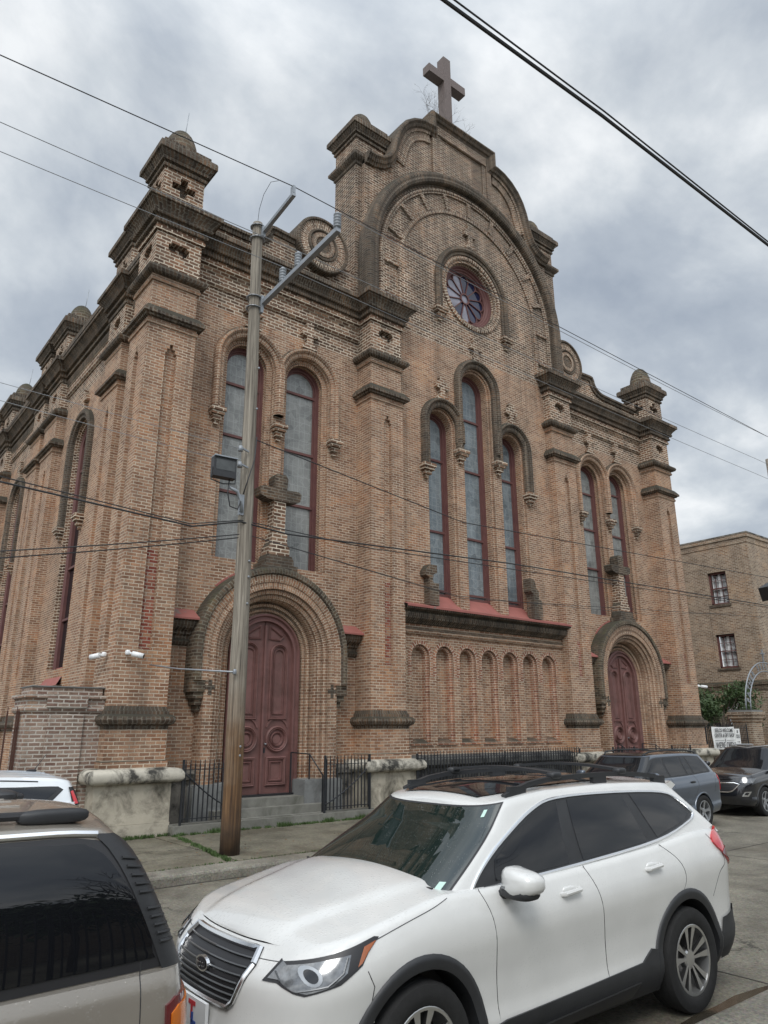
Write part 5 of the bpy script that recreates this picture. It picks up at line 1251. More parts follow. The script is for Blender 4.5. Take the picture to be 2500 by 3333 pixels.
        while x<max(xs):
            y=min(ys)+step
            while y<max(ys):
                if inside(x,y): V.append(Vector((x,y)))
                y+=step*2
            x+=step
        r=delaunay_2d_cdt(V,[],[loop],1,1e-6)
        cache={}
        for f in r[2]:
            pts=[]
            for i in f:
                if i not in cache: cache[i]=fn(r[0][i].x,r[0][i].y,sd,off)
                pts.append(cache[i])
            mb.face(pts,[(0,0)]*len(pts),m,True)
        if thick:
            for i in range(nb):
                a,b=V[i],V[(i+1)%nb]; mb.face([fn(a.x,a.y,sd,off),fn(b.x,b.y,sd,off),fn(b.x,b.y,sd,off-thick),fn(a.x,a.y,sd,off-thick)],[(0,0)]*4,m)
    def line(c,mb,fn,pts,off,r,m,sd=-1,step=.05,n=5):
        V=[]
        for a,b in zip(pts[:-1],pts[1:]):
            k=max(1,int(max(abs(b[0]-a[0])/step,abs(b[1]-a[1])/(step*2))))
            for j in range(k): V.append((a[0]+(b[0]-a[0])*j/k,a[1]+(b[1]-a[1])*j/k))
        V.append(pts[-1]); mb.tube([fn(p,v,sd,off) for p,v in V],r,n,m)
    def out(c,mb,name,par=None,merge=True,auto=.7): 
        o=mb.build(name,None,merge=merge,auto=auto); o.parent=par or c.t; return o
    def body(c):
        mb=MB(); ps=[1-(1-i/26)**1.0 for i in range(26)]+[1+i/90 for i in range(90)]+[2+i/26 for i in range(27)]; vs=[i/26 for i in range(27)]
        sk=[(w,c.R,c.archR) for w in c.wheels]
        for sd in (-1,1): c.grid(mb,c.lo,ps,vs,sd,c.pm,sk)
        # deck / bonnet cap
        K=[-1+2*j/44 for j in range(45)]
        def row(fn,p,v,cr,Wm):
            P=fn(p,v,1); y=P.y; return [Vector((P.x,y*k,P.z+cr*(y/Wm)*(1-k*k)**1.0+(c.cr_(P.x,abs(y*k)) if fn==c.lo else 0))) for k in K]
        rows=[row(c.lo,p,1.,c.crown,c.W) for p in ps]
        for a,b in zip(rows[:-1],rows[1:]):
            for j in range(44): mb.face([a[j],a[j+1],b[j+1],b[j]],[(0,0)]*4,c.pm,True)
        # greenhouse and roof
        ps=[i/12 for i in range(12)]+[1+i/40 for i in range(40)]+[2+i/12 for i in range(13)]; vs=[i/10 for i in range(11)]
        for sd in (-1,1): c.grid(mb,c.up,ps,vs,sd,c.pm)
        rows=[row(c.up,p,1.,c.rcrown,c.gw(1)) for p in ps]
        for a,b in zip(rows[:-1],rows[1:]):
            for j in range(44): mb.face([a[j],a[j+1],b[j+1],b[j]],[(0,0)]*4,c.g.get('roofm',c.pm),True)
        # dark underside and wheel wells
        c.out(mb,'body',auto=1.0)
        ub=MB(); ub.box(.55,c.LEN-.4,-c.W+.25,c.W-.25,.22,.78,'black')
        ub.box(c.wheels[0]+.5,c.wheels[1]-.5,-c.W+.08,c.W-.08,.24,.5,'black'); c.out(ub,'underbody',merge=False)
    def cr_(c,x,y):
        if not getattr(c,'crease',None): return 0
        y0=.40+.26*min(1,max(0,(x-.1)/1.1)); h=.022*min(1,max(0,(x-.12)/.25)); d=y-y0
        return h*(1/(1+math.exp(d*55)) ) - .0
    def roofpt(c,x,yf,dz=0.):
        # point on the roof at x and fraction yf of the half width
        p=c.iup(x,c.zr(x)-1e-4)[0]; P=c.up(p,1.,1); return Vector((P.x,P.y*yf,P.z+c.rcrown*(P.y/c.gw(1))*(1-yf*yf)+dz))
    def wheel(c,x,sd):
        R=c.R; w=.235; y0=sd*(c.W-.012); cy=y0-sd*w/2; pr=[]
        o=MB(); rim=R*.675
        prof=[(rim,-.5),(rim+.015,-.52),(R*.85,-.55),(R*.965,-.47),(R,-.36),(R,0),(R,.36),(R*.965,.47),(R*.85,.53),(rim+.015,.50),(rim,.46)]
        n=40
        def ring(r,t): return [Vector((x+r*math.cos(2*PI*k/n),cy+sd*t*w,R+r*math.sin(2*PI*k/n))) for k in range(n)]
        def lathe(mb,pf,m,sm=True):
            rs=[ring(r,t) for r,t in pf]
            for a,b in zip(rs[:-1],rs[1:]):
                for k in range(n): mb.face([a[k],a[(k+1)%n],b[(k+1)%n],b[k]],[(0,0)]*4,m,sm)
        lathe(o,prof,'tyre')
        wt=thing_child(c.t,'wheel')
        for gk in (-.25,-.08,.08,.25): lathe(o,[(R+.001,gk-.012),(R-.008,gk),(R+.001,gk+.012)],'black')
        a=c.out(o,'tyre',wt)
        r_=MB(); rm='alloydark' if c.rimk=='double' else 'silver'
        lathe(r_,[(rim,.46),(rim-.004,.47),(rim-.02,.46),(rim-.025,.30),(rim-.03,-.35)],'alloy' if c.rimk=='double' else 'silver')
        lathe(r_,[(rim-.03,-.2),(.0001,-.22)],'black')
        lathe(r_,[(.075,.1),(.075,.30),(.06,.345),(.0001,.36)],'alloy' if c.rimk=='double' else 'silver')
        ns=5; off0={'double':.3,'five':.15}.get(c.rimk,0)
        for k in range(ns):
            for e in ((-.24,.24) if c.rimk=='double' else (0,)):
                th=2*PI*k/ns+off0; 
                def pt(r,t,d): 
                    a=th+t; return Vector((x+r*math.cos(a),cy+sd*d*w,R+r*math.sin(a)))
                w1,w2=(.10,.115) if c.rimk=='double' else (.28,.20)
                r0,r1=.05,rim-.012
                e0=e*.62 if c.rimk=='double' else 0
                q=[pt(r0,e0*1.6-w1*2.0,.34),pt(r0,e0*1.6+w1*2.0,.34),pt(r1*.6,e*.95+w2*.9,.385),pt(r1,e+w2*.95,.44),pt(r1,e-w2*.95,.44),pt(r1*.6,e*.95-w2*.9,.385)]
                b=[v-Vector((0,sd*.03,0)) for v in q]
                m_='alloy' if c.rimk=='double' else 'silver'
                r_.face(q,[(0,0)]*6,m_)
                for i in range(6): r_.face([q[i],q[(i+1)%6],b[(i+1)%6],b[i]],[(0,0)]*4,rm)
        c.out(r_,'rim',wt,auto=.5)
        return wt
def smoothpoly(pts,k=4,closed=True):
    n=len(pts); out=[]
    for i in range(n if closed else n-1):
        p0,p1,p2,p3=pts[(i-1)%n] if closed or i>0 else pts[0],pts[i],pts[(i+1)%n],pts[(i+2)%n] if closed or i<n-2 else pts[-1]
        for j in range(k):
            t=j/k; out.append(tuple(.5*((2*p1[a])+(-p0[a]+p2[a])*t+(2*p0[a]-5*p1[a]+4*p2[a]-p3[a])*t*t+(-p0[a]+3*p1[a]-3*p2[a]+p3[a])*t**3) for a in (0,1)))
    if not closed: out.append(pts[-1])
    return out
# ---- the white crossover in the foreground
PROF=[(0,.90),(.10,.955),(.19,.978),(.30,.963),(.44,.968),(.60,.988),(.72,1.0),(.80,.992),(.92,.955),(1,.915)]
w=Car('parked_car','white crossover with black roof rails parked in the foreground','cars parked on the street','p_white',(2.22,4.56,0),5.0,.965,
  [(0,.91),(.3,.985),(.8,1.09),(1.25,1.16),(1.7,1.155),(2.6,1.18),(3.6,1.23),(4.3,1.28),(4.8,1.28),(5,1.26)],[(0,.27),(.5,.25),(1.4,.24),(3.4,.24),(4.5,.27),(5,.36)],PROF,
  .62,2.5,[(0,.08),(.3,.0),(.55,.02),(.8,.04),(1,.20)],.55,2.6,[(0,.12),(.35,.0),(.7,.05),(1,.16)],
  dict(xf=[(0,1.08),(1,1.88)],xr=[(0,4.90),(1,4.42)],w=[(0,.855),(1,.64)],zr=[(1.8,1.60),(2.1,1.655),(2.6,1.70),(3.3,1.71),(4.0,1.69),(4.5,1.65)],af=.34,ar=.28,n=3.4),.075,.05,(.965,3.855),.376,.455)
w.crease=[(.52,.03,.30),]
w.body()
for x in w.wheels:
    for sd in (-1,1): w.wheel(x,sd)
I=w.iup; J=w.ilo
def side_glass(c,dlo,panes,chrome=True,black=.003,gl='tint',sds=(-1,1),frame='trim',cr=.012):
    for sd in sds:
        b=MB(); c.over(b,c.up,[c.iup(*p) for p in dlo],black,frame,sd,.03); c.out(b,'window_surround')
        for p in panes:
            g_=MB(); c.over(g_,c.up,[c.iup(*q) for q in p],black+.003,gl,sd,.03); c.out(g_,'side_window')
        if chrome:
            k=MB(); c.line(k,c.up,[c.iup(*p) for p in dlo]+[c.iup(*dlo[0])],black+.002,cr,'chrome',sd,.02,6); c.out(k,'chrome_trim')
dlo=smoothpoly([(1.47,1.135),(1.60,1.15),(2.6,1.195),(3.66,1.262),(4.24,1.36),(4.40,1.42),(4.28,1.53),(4.05,1.610),(3.3,1.645),(2.6,1.640),(2.28,1.575),(1.90,1.41),(1.62,1.26)],4)
side_glass(w,dlo,[[(1.72,1.18),(2.50,1.21),(2.585,1.615),(2.42,1.60),(2.28,1.55),(1.98,1.42),(1.76,1.30)],[(2.67,1.215),(3.54,1.268),(3.44,1.625),(2.72,1.625)],[(3.70,1.285),(4.16,1.365),(4.32,1.42),(4.22,1.51),(4.02,1.585),(3.56,1.622)]],gl='tint')
def windscreen(c,v0=.03,v1=.95,p1=.80,top=None,gl='darkglass',name='windscreen'):
    for nm,(a,b,q,off,m_) in (('windscreen_seal',(v0-.02,v1+.025,p1+.035,.003,'black')),('windscreen',(v0,v1,p1,.006,gl))) if False else (('windscreen_seal',(v0-.02,v1+.02,p1+.03,.003,'black')),(name,(v0,v1,p1,.006,gl))):
        mb=MB()
        for sd in (-1,1): c.over(mb,c.up,[(0,a),(q,a),(q+.0,(a+b)/2),(q,b),(0,b)],off,m_,sd,.05)
        o=c.out(mb,nm)
    return o
M['screen']=None
def screen_mat():
    m,nt,b=nmat('windscreen_glass'); geo=N(nt,'ShaderNodeNewGeometry'); v=N(nt,'ShaderNodeTexVoronoi'); v.inputs['Scale'].default_value=75; L(nt,geo.outputs['Position'],v.inputs['Vector'])
    n=noise(nt,geo.outputs['Position'],14,3); f=math_(nt,'MULTIPLY',mrange(nt,v.outputs['Distance'],.10,.2,1,0),mrange(nt,n.outputs['Fac'],.46,.6))
    b.inputs['Base Color'].default_value=(.02,.03,.028,1); b.inputs['Roughness'].default_value=.02; b.inputs['Specular IOR Level'].default_value=1.0
    L(nt,mix(nt,math_(nt,'MULTIPLY',f,.45),(.010,.018,.016),(.42,.45,.45)),b.inputs['Base Color'])
    bp=N(nt,'ShaderNodeBump'); bp.inputs['Strength'].default_value=.6; bp.inputs['Distance'].default_value=.004; L(nt,f,bp.inputs['Height']); L(nt,bp.outputs[0],b.inputs['Normal']); return m
M['screen']=screen_mat()
ws=windscreen(w,.02,.97,.80,gl='screen')
# black cowl and wipers
cw=MB(); 
for sd in (-1,1): w.over(cw,w.up,[(0,-.06),(.80,-.10),(.80,.045),(.4,.035),(0,.03)],.012,'black',sd,.05)
w.out(cw,'cowl')
for y0,y1 in ((-.62,-.02),(.02,.66)):
    k=MB(); a=w.up(.20 if y0>0 else .45,.05,-1,.03); 
    A=w.up(.42,.03,-1 if y0<0 else 1,.03); B=w.up(.10 if y0<0 else .08,.09,-1,.03)
    k.tube([A,(A+B)/2+Vector((0,0,.015)),B],.011,6,'black'); C_=w.up(.62 if y0<0 else .3,.07,-1 if y0<0 else 1,.022); k.bar(C_,w.up(.05,.10,1 if y0<0 else -1,.022) if y0<0 else w.up(.62,.10,1,.022),.016,.012,'black'); w.out(k,'wiper')
# inspection sticker
k=MB(); w.over(k,w.up,[(.62,.07),(.70,.07),(.70,.16),(.62,.16)],.009,'sticker' if 'sticker' in M else 'white',-1); k.mats=['sticker']; M['sticker']=plain('sticker_green',(.45,.62,.55),.5,0,.1,30); so=w.out(k,'sticker')
k=MB(); w.over(k,w.up,[(.58,.86),(.63,.86),(.63,.93),(.58,.93)],.009,'sticker',-1); w.out(k,'sticker')
# panel gaps
gp=None
def gap(c,mb,pts,fn=None,inv=None,r=.0028,sm=True):
    fn=fn or c.lo; inv=inv or c.ilo
    q=[inv(*p) for p in (smoothpoly(pts,5,False) if sm else pts)]
    for sd in (-1,1): m2=MB(); c.line(m2,fn,q,.0,r,'black',sd,.02,4); c.out(m2,'panel_gap')
gap(w,gp,[(1.50,1.17),(1.56,1.0),(1.58,.7),(1.60,.35)])
gap(w,gp,[(2.60,1.19),(2.68,1.0),(2.72,.7),(2.74,.36)])
gap(w,gp,[(3.63,1.24),(3.80,1.12),(3.86,1.0),(3.80,.88),(3.62,.78)])
gap(w,gp,[(.56,.88),(.60,.80),(.585,.70)],sm=False)
gap(w,gp,[(.16,.905),(.30,.93),(.50,.975),(.66,1.015),(.9,1.07),(1.10,1.115),(1.22,1.15)])
gap(w,gp,[(4.38,1.26),(4.55,1.05),(4.42,.95),(4.30,.78)])
gap(w,gp,[(2.60,1.64),(2.60,1.205)],w.up,w.iup,sm=False)
# wheel-arch cladding and sill cladding
def arches(c,w0=.075,m='trim',r0=None,a0=-.35,a1=PI+.35):
    r0=r0 or c.archR-.012
    for x in c.wheels:
        for sd in (-1,1):
            mb=MB(); K=[]
            n=30
            for i in range(n+1):
                a=a0+(a1-a0)*i/n; row=[]
                for rr,o in ((r0-.0,-.10),(r0,.014),(r0+w0*.6,.020),(r0+w0,.012),(r0+w0+.004,-.01)):
                    px,pz=x+rr*math.cos(a),c.R+rr*math.sin(a); pz=max(pz,c.zb(px)+.0); p,v=c.ilo(px,pz); v=max(v,.0); q=c.lo(p,v,sd,max(o,0.0)); 
                    if o<0: q=q-Vector((0,sd*(-o),0))
                    row.append(q)
                K.append(row)
            for i in range(n):
                for j in range(4): mb.face([K[i][j],K[i+1][j],K[i+1][j+1],K[i][j+1]],[(0,0)]*4,m,True)
            # inner liner
            L_=[]
            for i in range(n+1):
                a=a0+(a1-a0)*i/n; L_.append([Vector((x+r0*math.cos(a),sd*y,c.R+r0*math.sin(a))) for y in (c.W-.09,c.W-.42)])
            for i in range(n): mb.face([L_[i][0],L_[i+1][0],L_[i+1][1],L_[i][1]],[(0,0)]*4,'black',True)
            mb.face([r[1] for r in L_],[(0,0)]*(n+1),'black')
            c.out(mb,'wheel_arch',auto=1.2)
arches(w)
for sd in (-1,1):
    sl=MB(); w.over(sl,w.lo,[w.ilo(*p) for p in [(1.38,.245),(3.42,.245),(3.42,.52),(3.30,.545),(3.16,.475),(1.65,.425),(1.50,.40),(1.38,.38)]],.016,'trim',sd,.03,.02); w.out(sl,'sill_cladding')
for sd in (-1,1):
    s2=MB(); w.over(s2,w.lo,[w.ilo(*p) for p in [(1.70,.262),(3.02,.28),(3.10,.365),(2.95,.36),(1.68,.315)]],.028,'alloydark',sd,.03,.02); w.out(s2,'sill_strip')
M['alloydark'].node_tree.nodes['Principled BSDF'].inputs['Roughness'].default_value=.35
for sd in (-1,1):
    rb=MB(); w.over(rb,w.lo,[w.ilo(4.30,.40),w.ilo(4.42,.60),w.ilo(4.70,.66),(2.55,.30),(3,.28),(3,.0),w.ilo(4.4,.29)],.012,'trim',sd,.03); w.out(rb,'rear_bumper_cladding')
# door handles and mirrors
for sd in (-1,1):
    for x,z in ((2.36,1.055),(3.42,1.10)):
        h=MB(); P=w.lo(*w.ilo(x,z),sd); h.tube([P+Vector((-.10,sd*-.005,-.01)),P+Vector((-.085,sd*.03,-.004)),P+Vector((.08,sd*.034,.008)),P+Vector((.10,sd*-.0,.01))],[.014,.017,.017,.014],8,'p_white'); w.out(h,'door_handle')
        d=MB(); lump(d,P+Vector((0,-sd*.012,0)),(.075,.018,.034),'p_white'); w.out(d,'handle_cup')
    mo=thing_child(w.t,'wing_mirror'); P=w.up(*w.iup(1.68 if sd<0 else 1.95,1.15),sd)
    mb=MB(); lump(mb,P+Vector((.06,sd*.20,.045)),(.10,.145,.085),'p_white',f=lambda v:Vector((v.x+abs(v.y)*.15,v.y,v.z*(1-.25*(v.y*sd/.125))))); w.out(mb,'mirror_cap',mo)
    mb=MB(); lump(mb,P+Vector((.065,sd*.18,-.01)),(.092,.132,.045),'trim'); mb.tube([P+Vector((0,0,-.05)),P+Vector((.03,sd*.06,-.035)),P+Vector((.05,sd*.10,-.01))],[.04,.035,.035],8,'trim'); w.out(mb,'mirror_base',mo)
    mb=MB(); mb.bar(P+Vector((-.022,sd*.10,.018)),P+Vector((-.0,sd*.30,.022)),.012,.014,'clear'); w.out(mb,'mirror_lamp',mo)
# tail lamps
for sd in (-1,1):
    tl=MB(); pts=smoothpoly([(4.42,1.19),(4.50,1.27),(4.66,1.30),(4.83,1.24),(4.88,1.12),(4.86,1.0),(4.78,.96),(4.60,1.05)],3); w.over(tl,w.lo,[w.ilo(*p) for p in pts],.018,'redlens',sd,.03,.02); 
    w.over(tl,w.lo,[w.ilo(*p) for p in smoothpoly([(4.50,1.10),(4.66,1.14),(4.84,1.10),(4.84,1.01),(4.78,.975),(4.62,1.05)],3)],.021,'darkred',sd,.03); w.out(tl,'tail_lamp')
# headlamps
for sd in (-1,1):
    hd=thing_child(w.t,'headlamp')
    A=lambda y,z: w.iloy(y,z)
    pts=[A(.545,.805),A(.64,.80),w.ilo(.20,.795),w.ilo(.24,.785),w.ilo(.40,.835),w.ilo(.53,.91),w.ilo(.67,1.025),w.ilo(.64,1.03),w.ilo(.40,.968),w.ilo(.22,.918),A(.58,.875)]
    b=MB(); w.over(b,w.lo,pts,.004,'black',sd,.03); w.out(b,'headlamp_housing',hd)
    b=MB(); w.over(b,w.lo,[A(.575,.814),A(.645,.81),w.ilo(.20,.805),w.ilo(.25,.797),w.ilo(.36,.83),w.ilo(.44,.885),w.ilo(.48,.962),w.ilo(.38,.945),w.ilo(.22,.905),A(.60,.868)],.007,'clear',sd,.03); w.out(b,'headlamp_lens',hd)
    b=MB(); w.over(b,w.lo,[w.ilo(.50,.905),w.ilo(.53,.92),w.ilo(.645,1.012),w.ilo(.56,.99)],.009,'amberdark',sd,.03); w.out(b,'side_marker',hd)
    P=w.lo(*w.ilo(.25,.84),sd,.010); b=MB(); w.over(b,w.lo,[w.ilo(*q) for q in [(.28+.042*math.cos(t*PI/9),.872+.042*math.sin(t*PI/9)) for t in range(18)]],.011,'galv',sd,.03); w.over(b,w.lo,[w.ilo(*q) for q in [(.28+.026*math.cos(t*PI/9),.872+.027*math.sin(t*PI/9)) for t in range(18)]],.014,'darkglass',sd,.03); w.out(b,'projector',hd)
    b=MB(); w.line(b,w.lo,[w.ilo(.22,.806),w.ilo(.34,.832),w.ilo(.42,.885),w.ilo(.46,.95)],.010,.005,'barmetal',sd,.03); w.line(b,w.lo,[A(.60,.835),w.ilo(.17,.84)],.010,.005,'barmetal',sd,.03); w.out(b,'reflector',hd)
# grille, badge, plate
gr=thing_child(w.t,'grille')
hexo=[(-.50,.945),(.50,.945),(.545,.86),(.44,.62),(.36,.585),(-.36,.585),(-.44,.62),(-.545,.86)]
def frontpoly(c,pts,off,m,mb,z0=None):
    # polygon over the whole nose, given as (y,z); built as two mirrored halves
    half=[(abs(y),z) for y,z in pts if y>=0]; top=max(z for y,z in half); bot=min(z for y,z in half)
    pl=[c.iloy(0,top)]+[c.iloy(y,z) for y,z in half]+[c.iloy(0,bot)]
    for sd in (-1,1): c.over(mb,c.lo,pl,off,m,sd,.03)
b=MB(); frontpoly(w,[(.405,.898),(.445,.845),(.375,.685),(.325,.65)],.004,'black',b); w.out(b,'grille_panel',gr)
b=MB()
for sd in (-1,1):
    q=[w.iloy(0,.890),w.iloy(.395,.890),w.iloy(.43,.845),w.iloy(.365,.69),w.iloy(.32,.66),w.iloy(0,.66)]
    w.line(b,w.lo,q[:3],.014,.019,'chrome',sd,.03,6); w.line(b,w.lo,q[2:],.012,.014,'chrome',sd,.03,6)
w.out(b,'grille_surround',gr)
for i in range(7):
    z=.860-.028*i; ym=.415-.011*i; b=MB()
    for sd in (-1,1): w.line(b,w.lo,[w.iloy(0,z),w.iloy(ym,z)],.014,.0062,'barmetal',sd,.03,5)
    w.out(b,'grille_bar',gr)
x0=w.lo(0,.7)[0]
bd=MB(); bx=w.lo(*w.iloy(0,.80)).x-.03
bd.tube([(bx+.02,0,.80),(bx,0,.80)],1,3,'chrome') if 0 else None
def oval(mb,cx,cy,cz,a,b_,d,m,n=24,back=.02):
    R_=[Vector((cx,cy+a*math.cos(2*PI*k/n),cz+b_*math.sin(2*PI*k/n))) for k in range(n)]; mb.face(R_,m=m); Q=[p+Vector((back,0,0)) for p in R_]
    for k in range(n): mb.face([R_[k],R_[(k+1)%n],Q[(k+1)%n],Q[k]],[(0,0)]*4,m)
oval(bd,bx,0,.82,.075,.043,0,'chrome'); oval(bd,bx-.003,0,.82,.063,.033,0,'ink',back=.0)
def star(mb,cy,cz,r,x,m='chrome'):
    P=[Vector((x,cy+(r if k%2==0 else r*.32)*math.cos(PI*k/4),cz+(r if k%2==0 else r*.32)*math.sin(PI*k/4)*.8)) for k in range(8)]
    for k in range(8): mb.face([Vector((x-.001,cy,cz)),P[k],P[(k+1)%8]],[(0,0)]*3,m)
star(bd,.034,.826,.026,bx-.006)
for y,z in ((0,.825),(-.018,.808),(.012,.802),(-.03,.828),(-.042,.81)): star(bd,y,z,.011,bx-.006)
w.out(bd,'badge',gr,merge=False)
pl_=thing_child(w.t,'licence_plate'); px_=w.lo(*w.iloy(0,.56)).x-.03
b=MB(); b.box(px_,px_+.02,-.165,.165,.48,.65,'white'); w.out(b,'plate',pl_,merge=False)
M['plred']=plain('plate_red',(.5,.03,.04),.5); M['plblue']=plain('plate_blue',(.03,.08,.32),.5)
b=MB(); b.box(px_-.004,px_-.001,-.035,.055,.610,.632,'plred'); b.box(px_-.004,px_-.001,-.002,.022,.540,.610,'plred'); b.box(px_-.005,px_-.001,-.012,.012,.525,.575,'plblue'); b.box(px_-.005,px_-.001,-.048,.012,.510,.535,'plblue'); w.out(b,'plate_logo',pl_,merge=False)
text('ALUMNI',.034,Matrix.Translation((px_-.002,0,.385+.0))@NOSEM,'plate_text',pl_,'ink',.001)
lb=MB()
for sd in (-1,1): w.over(lb,w.lo,[(0,.05),(.8,.05),(.95,.16),(.85,.22),(0,.24)],.006,'trim',sd,.05)
w.out(lb,'lower_grille')
# bonnet creases, sunroof, rails, bars
bc=MB()
def deck(c,x,yf,dz=0.):
    p=c.ilo(x,c.zt(x))[0]; P=c.lo(p,1.,1); return Vector((P.x,P.y*yf,P.z+c.crown*(P.y/c.W)*(1-yf*yf)+dz))
sr=MB(); X_=[1.99+i*(3.62-1.99)/20 for i in range(21)]; Yf=[-1+2*j/12 for j in range(13)]
Gd=[[w.roofpt(x,.80*y*(1-.10*max(0,(1-(x-1.99)/.25))),.010) for y in Yf] for x in X_]
for i in range(20):
    for j in range(12): sr.face([Gd[i][j],Gd[i][j+1],Gd[i+1][j+1],Gd[i+1][j]],[(0,0)]*4,'darkglass',True)
w.out(sr,'sunroof')
for sd in (-1,1):
    rl=MB(); xs=[2.12,2.22,2.40,2.62,3.0,3.4,3.85,4.15,4.32,4.40]; hh=[.0,.025,.05,.062,.066,.066,.062,.05,.025,.0]
    pts=[w.roofpt(x,sd*.90,h) for x,h in zip(xs,hh)]
    for a,b_ in zip(pts[:-1],pts[1:]): rl.bar(a,b_+(b_-a)*.03,.042,.036,'trim')
    for x in (2.26,3.30,4.22): 
        P=w.roofpt(x,sd*.90,.02); rl.obox(P,(.09,0,0),(0,.02,0),(0,0,.035),'trim')
    w.out(rl,'roof_rail',merge=False)
for x in (2.72,3.62):
    cb=MB(); a=w.roofpt(x,-.90,.10); b_=w.roofpt(x,.90,.10); pts=[a.lerp(b_,t)+Vector((0,0,.035*math.sin(PI*t))) for t in [i/10 for i in range(11)]]
    for p,q in zip(pts[:-1],pts[1:]): cb.bar(p,q,.08,.022,'trim')
    for P in (a,b_): lump(cb,P+Vector((0,0,-.012)),(.065,.045,.028),'trim')
    w.out(cb,'cross_bar',merge=False)
sp=MB(); 
for sd in (-1,1):
    w.over(sp,w.up,[(2.25,.90),(3,.88),(3,1.0),(2.25,1.0)],.05,'p_white',sd,.04,.06)
w.out(sp,'spoiler')
rg_=MB()
for sd in (-1,1): w.over(rg_,w.up,[(2.42,.08),(3,.08),(3,.84),(2.50,.82)],.006,'tint',sd,.04)
w.out(rg_,'rear_window')

# ---- slate blue crossover behind it on the far side
c=Car('parked_car','slate blue crossover with silver wheels parked by the far kerb','cars parked on the street','p_grey',(13.22,10.22,0),4.69,.905,
  [(0,.86),(.3,.95),(.9,1.04),(1.3,1.08),(2.4,1.11),(3.4,1.14),(4.2,1.17),(4.69,1.15)],[(0,.28),(1,.24),(3.6,.25),(4.69,.34)],PROF,
  .55,2.5,[(0,.04),(.4,0),(1,.14)],.30,3.2,[(0,.06),(.4,0),(.75,.06),(1,.10)],
  dict(xf=[(0,1.12),(1,1.85)],xr=[(0,4.60),(1,4.22)],w=[(0,.82),(1,.63)],zr=[(1.6,1.54),(2.2,1.60),(3.2,1.61),(4.3,1.57)],af=.36,ar=.22,n=3.6,roofm='p_black'),.05,.05,(.93,3.65),.35,.40,'five')
c.body()
for x in c.wheels:
    for sd in (-1,1): c.wheel(x,sd)
side_glass(c,[(1.42,1.10),(3.15,1.135),(4.22,1.175),(4.26,1.20),(4.02,1.53),(3.6,1.555),(2.2,1.545),(1.95,1.50),(1.50,1.20)],[[(1.56,1.125),(2.42,1.14),(2.34,1.525),(2.05,1.50),(1.66,1.24)],[(2.50,1.145),(3.14,1.16),(3.08,1.535),(2.44,1.525)],[(3.22,1.165),(3.42,1.17),(3.30,1.535),(3.14,1.535)],[(3.50,1.175),(4.12,1.20),(3.93,1.51),(3.38,1.535)]],False,gl='tint',frame='trim')
windscreen(c,.03,.95,.84,gl='darkglass')
gp=None
gap(c,gp,[(1.38,1.08),(1.42,.7),(1.42,.35)]); gap(c,gp,[(2.46,1.11),(2.5,.7),(2.5,.35)]); gap(c,gp,[(3.40,1.14),(3.5,.95),(3.32,.70),(3.15,.62)]); gap(c,gp,[(4.32,1.1),(4.25,.9),(4.22,.75)])
arches(c,.03,'p_grey')
for sd in (-1,1):
    for x,z in ((2.28,.98),(3.26,1.0)): h=MB(); P=c.lo(*c.ilo(x,z),sd); lump(h,P+Vector((0,sd*.015,0)),(.09,.018,.022),'trim'); c.out(h,'door_handle')
    P=c.up(*c.iup(1.60,1.15),sd); h=MB(); lump(h,P+Vector((.02,sd*.16,.03)),(.07,.11,.075),'p_grey'); c.out(h,'wing_mirror')
    h=MB(); c.over(h,c.lo,[c.ilo(*p) for p in [(4.42,1.10),(4.52,1.12),(4.60,1.0),(4.56,.80),(4.50,.78),(4.46,.95)]],.012,'redlens',sd,.03,.02); c.out(h,'tail_lamp')
    h=MB(); c.over(h,c.lo,[c.ilo(*p) for p in [(1.5,.55),(3.2,.55),(3.2,.61),(1.5,.60)]],.012,'p_grey',sd,.04,.02); c.out(h,'side_moulding')
    h=MB(); c.over(h,c.lo,[c.ilo(*p) for p in [(.12,.70),(.40,.74),(.48,.84),(.2,.84)]],.008,'clear',sd,.03); c.out(h,'headlamp')
    rl=MB(); pts=[c.roofpt(x,sd*.88,h_) for x,h_ in ((1.95,.0),(2.1,.05),(2.6,.07),(3.6,.07),(4.0,.04),(4.12,0))]
    rl.tube(pts,.018,8,'trim'); c.out(rl,'roof_rail')
for x in (2.45,3.45): cb=MB(); cb.tube([c.roofpt(x,-.88,.07),c.roofpt(x,0,.045),c.roofpt(x,.88,.07)],.014,6,'trim'); c.out(cb,'cross_bar')

# ---- black crossover with chrome grille behind that one
k_=Car('parked_car','black crossover with chrome framed grille parked beside the banner fence','cars parked on the street','p_black',(19.35,10.40,0),4.65,.92,
  [(0,.93),(.3,.99),(.9,1.06),(1.3,1.10),(2.4,1.12),(3.4,1.17),(4.65,1.2)],[(0,.30),(1,.25),(3.6,.25),(4.65,.36)],PROF,
  .55,2.8,[(0,.10),(.35,0),(.6,.02),(1,.14)],.40,2.6,[(0,.06),(.4,0),(1,.15)],
  dict(xf=[(0,1.22),(1,2.10)],xr=[(0,4.50),(1,4.15)],w=[(0,.87),(1,.68)],zr=[(1.6,1.58),(2.2,1.64),(3.2,1.65),(4.2,1.60)],af=.26,ar=.25,n=3.8),.06,.05,(.90,3.62),.36,.40,'five')
k_.body()
for x in k_.wheels:
    for sd in (-1,1): k_.wheel(x,sd)
side_glass(k_,[(1.55,1.13),(3.6,1.2),(4.1,1.33),(3.9,1.56),(2.5,1.59),(2.2,1.50)],[[(1.75,1.15),(2.42,1.165),(2.40,1.55),(2.3,1.50)],[(2.5,1.17),(3.35,1.20),(3.25,1.56),(2.44,1.57)]],True,cr=.006)
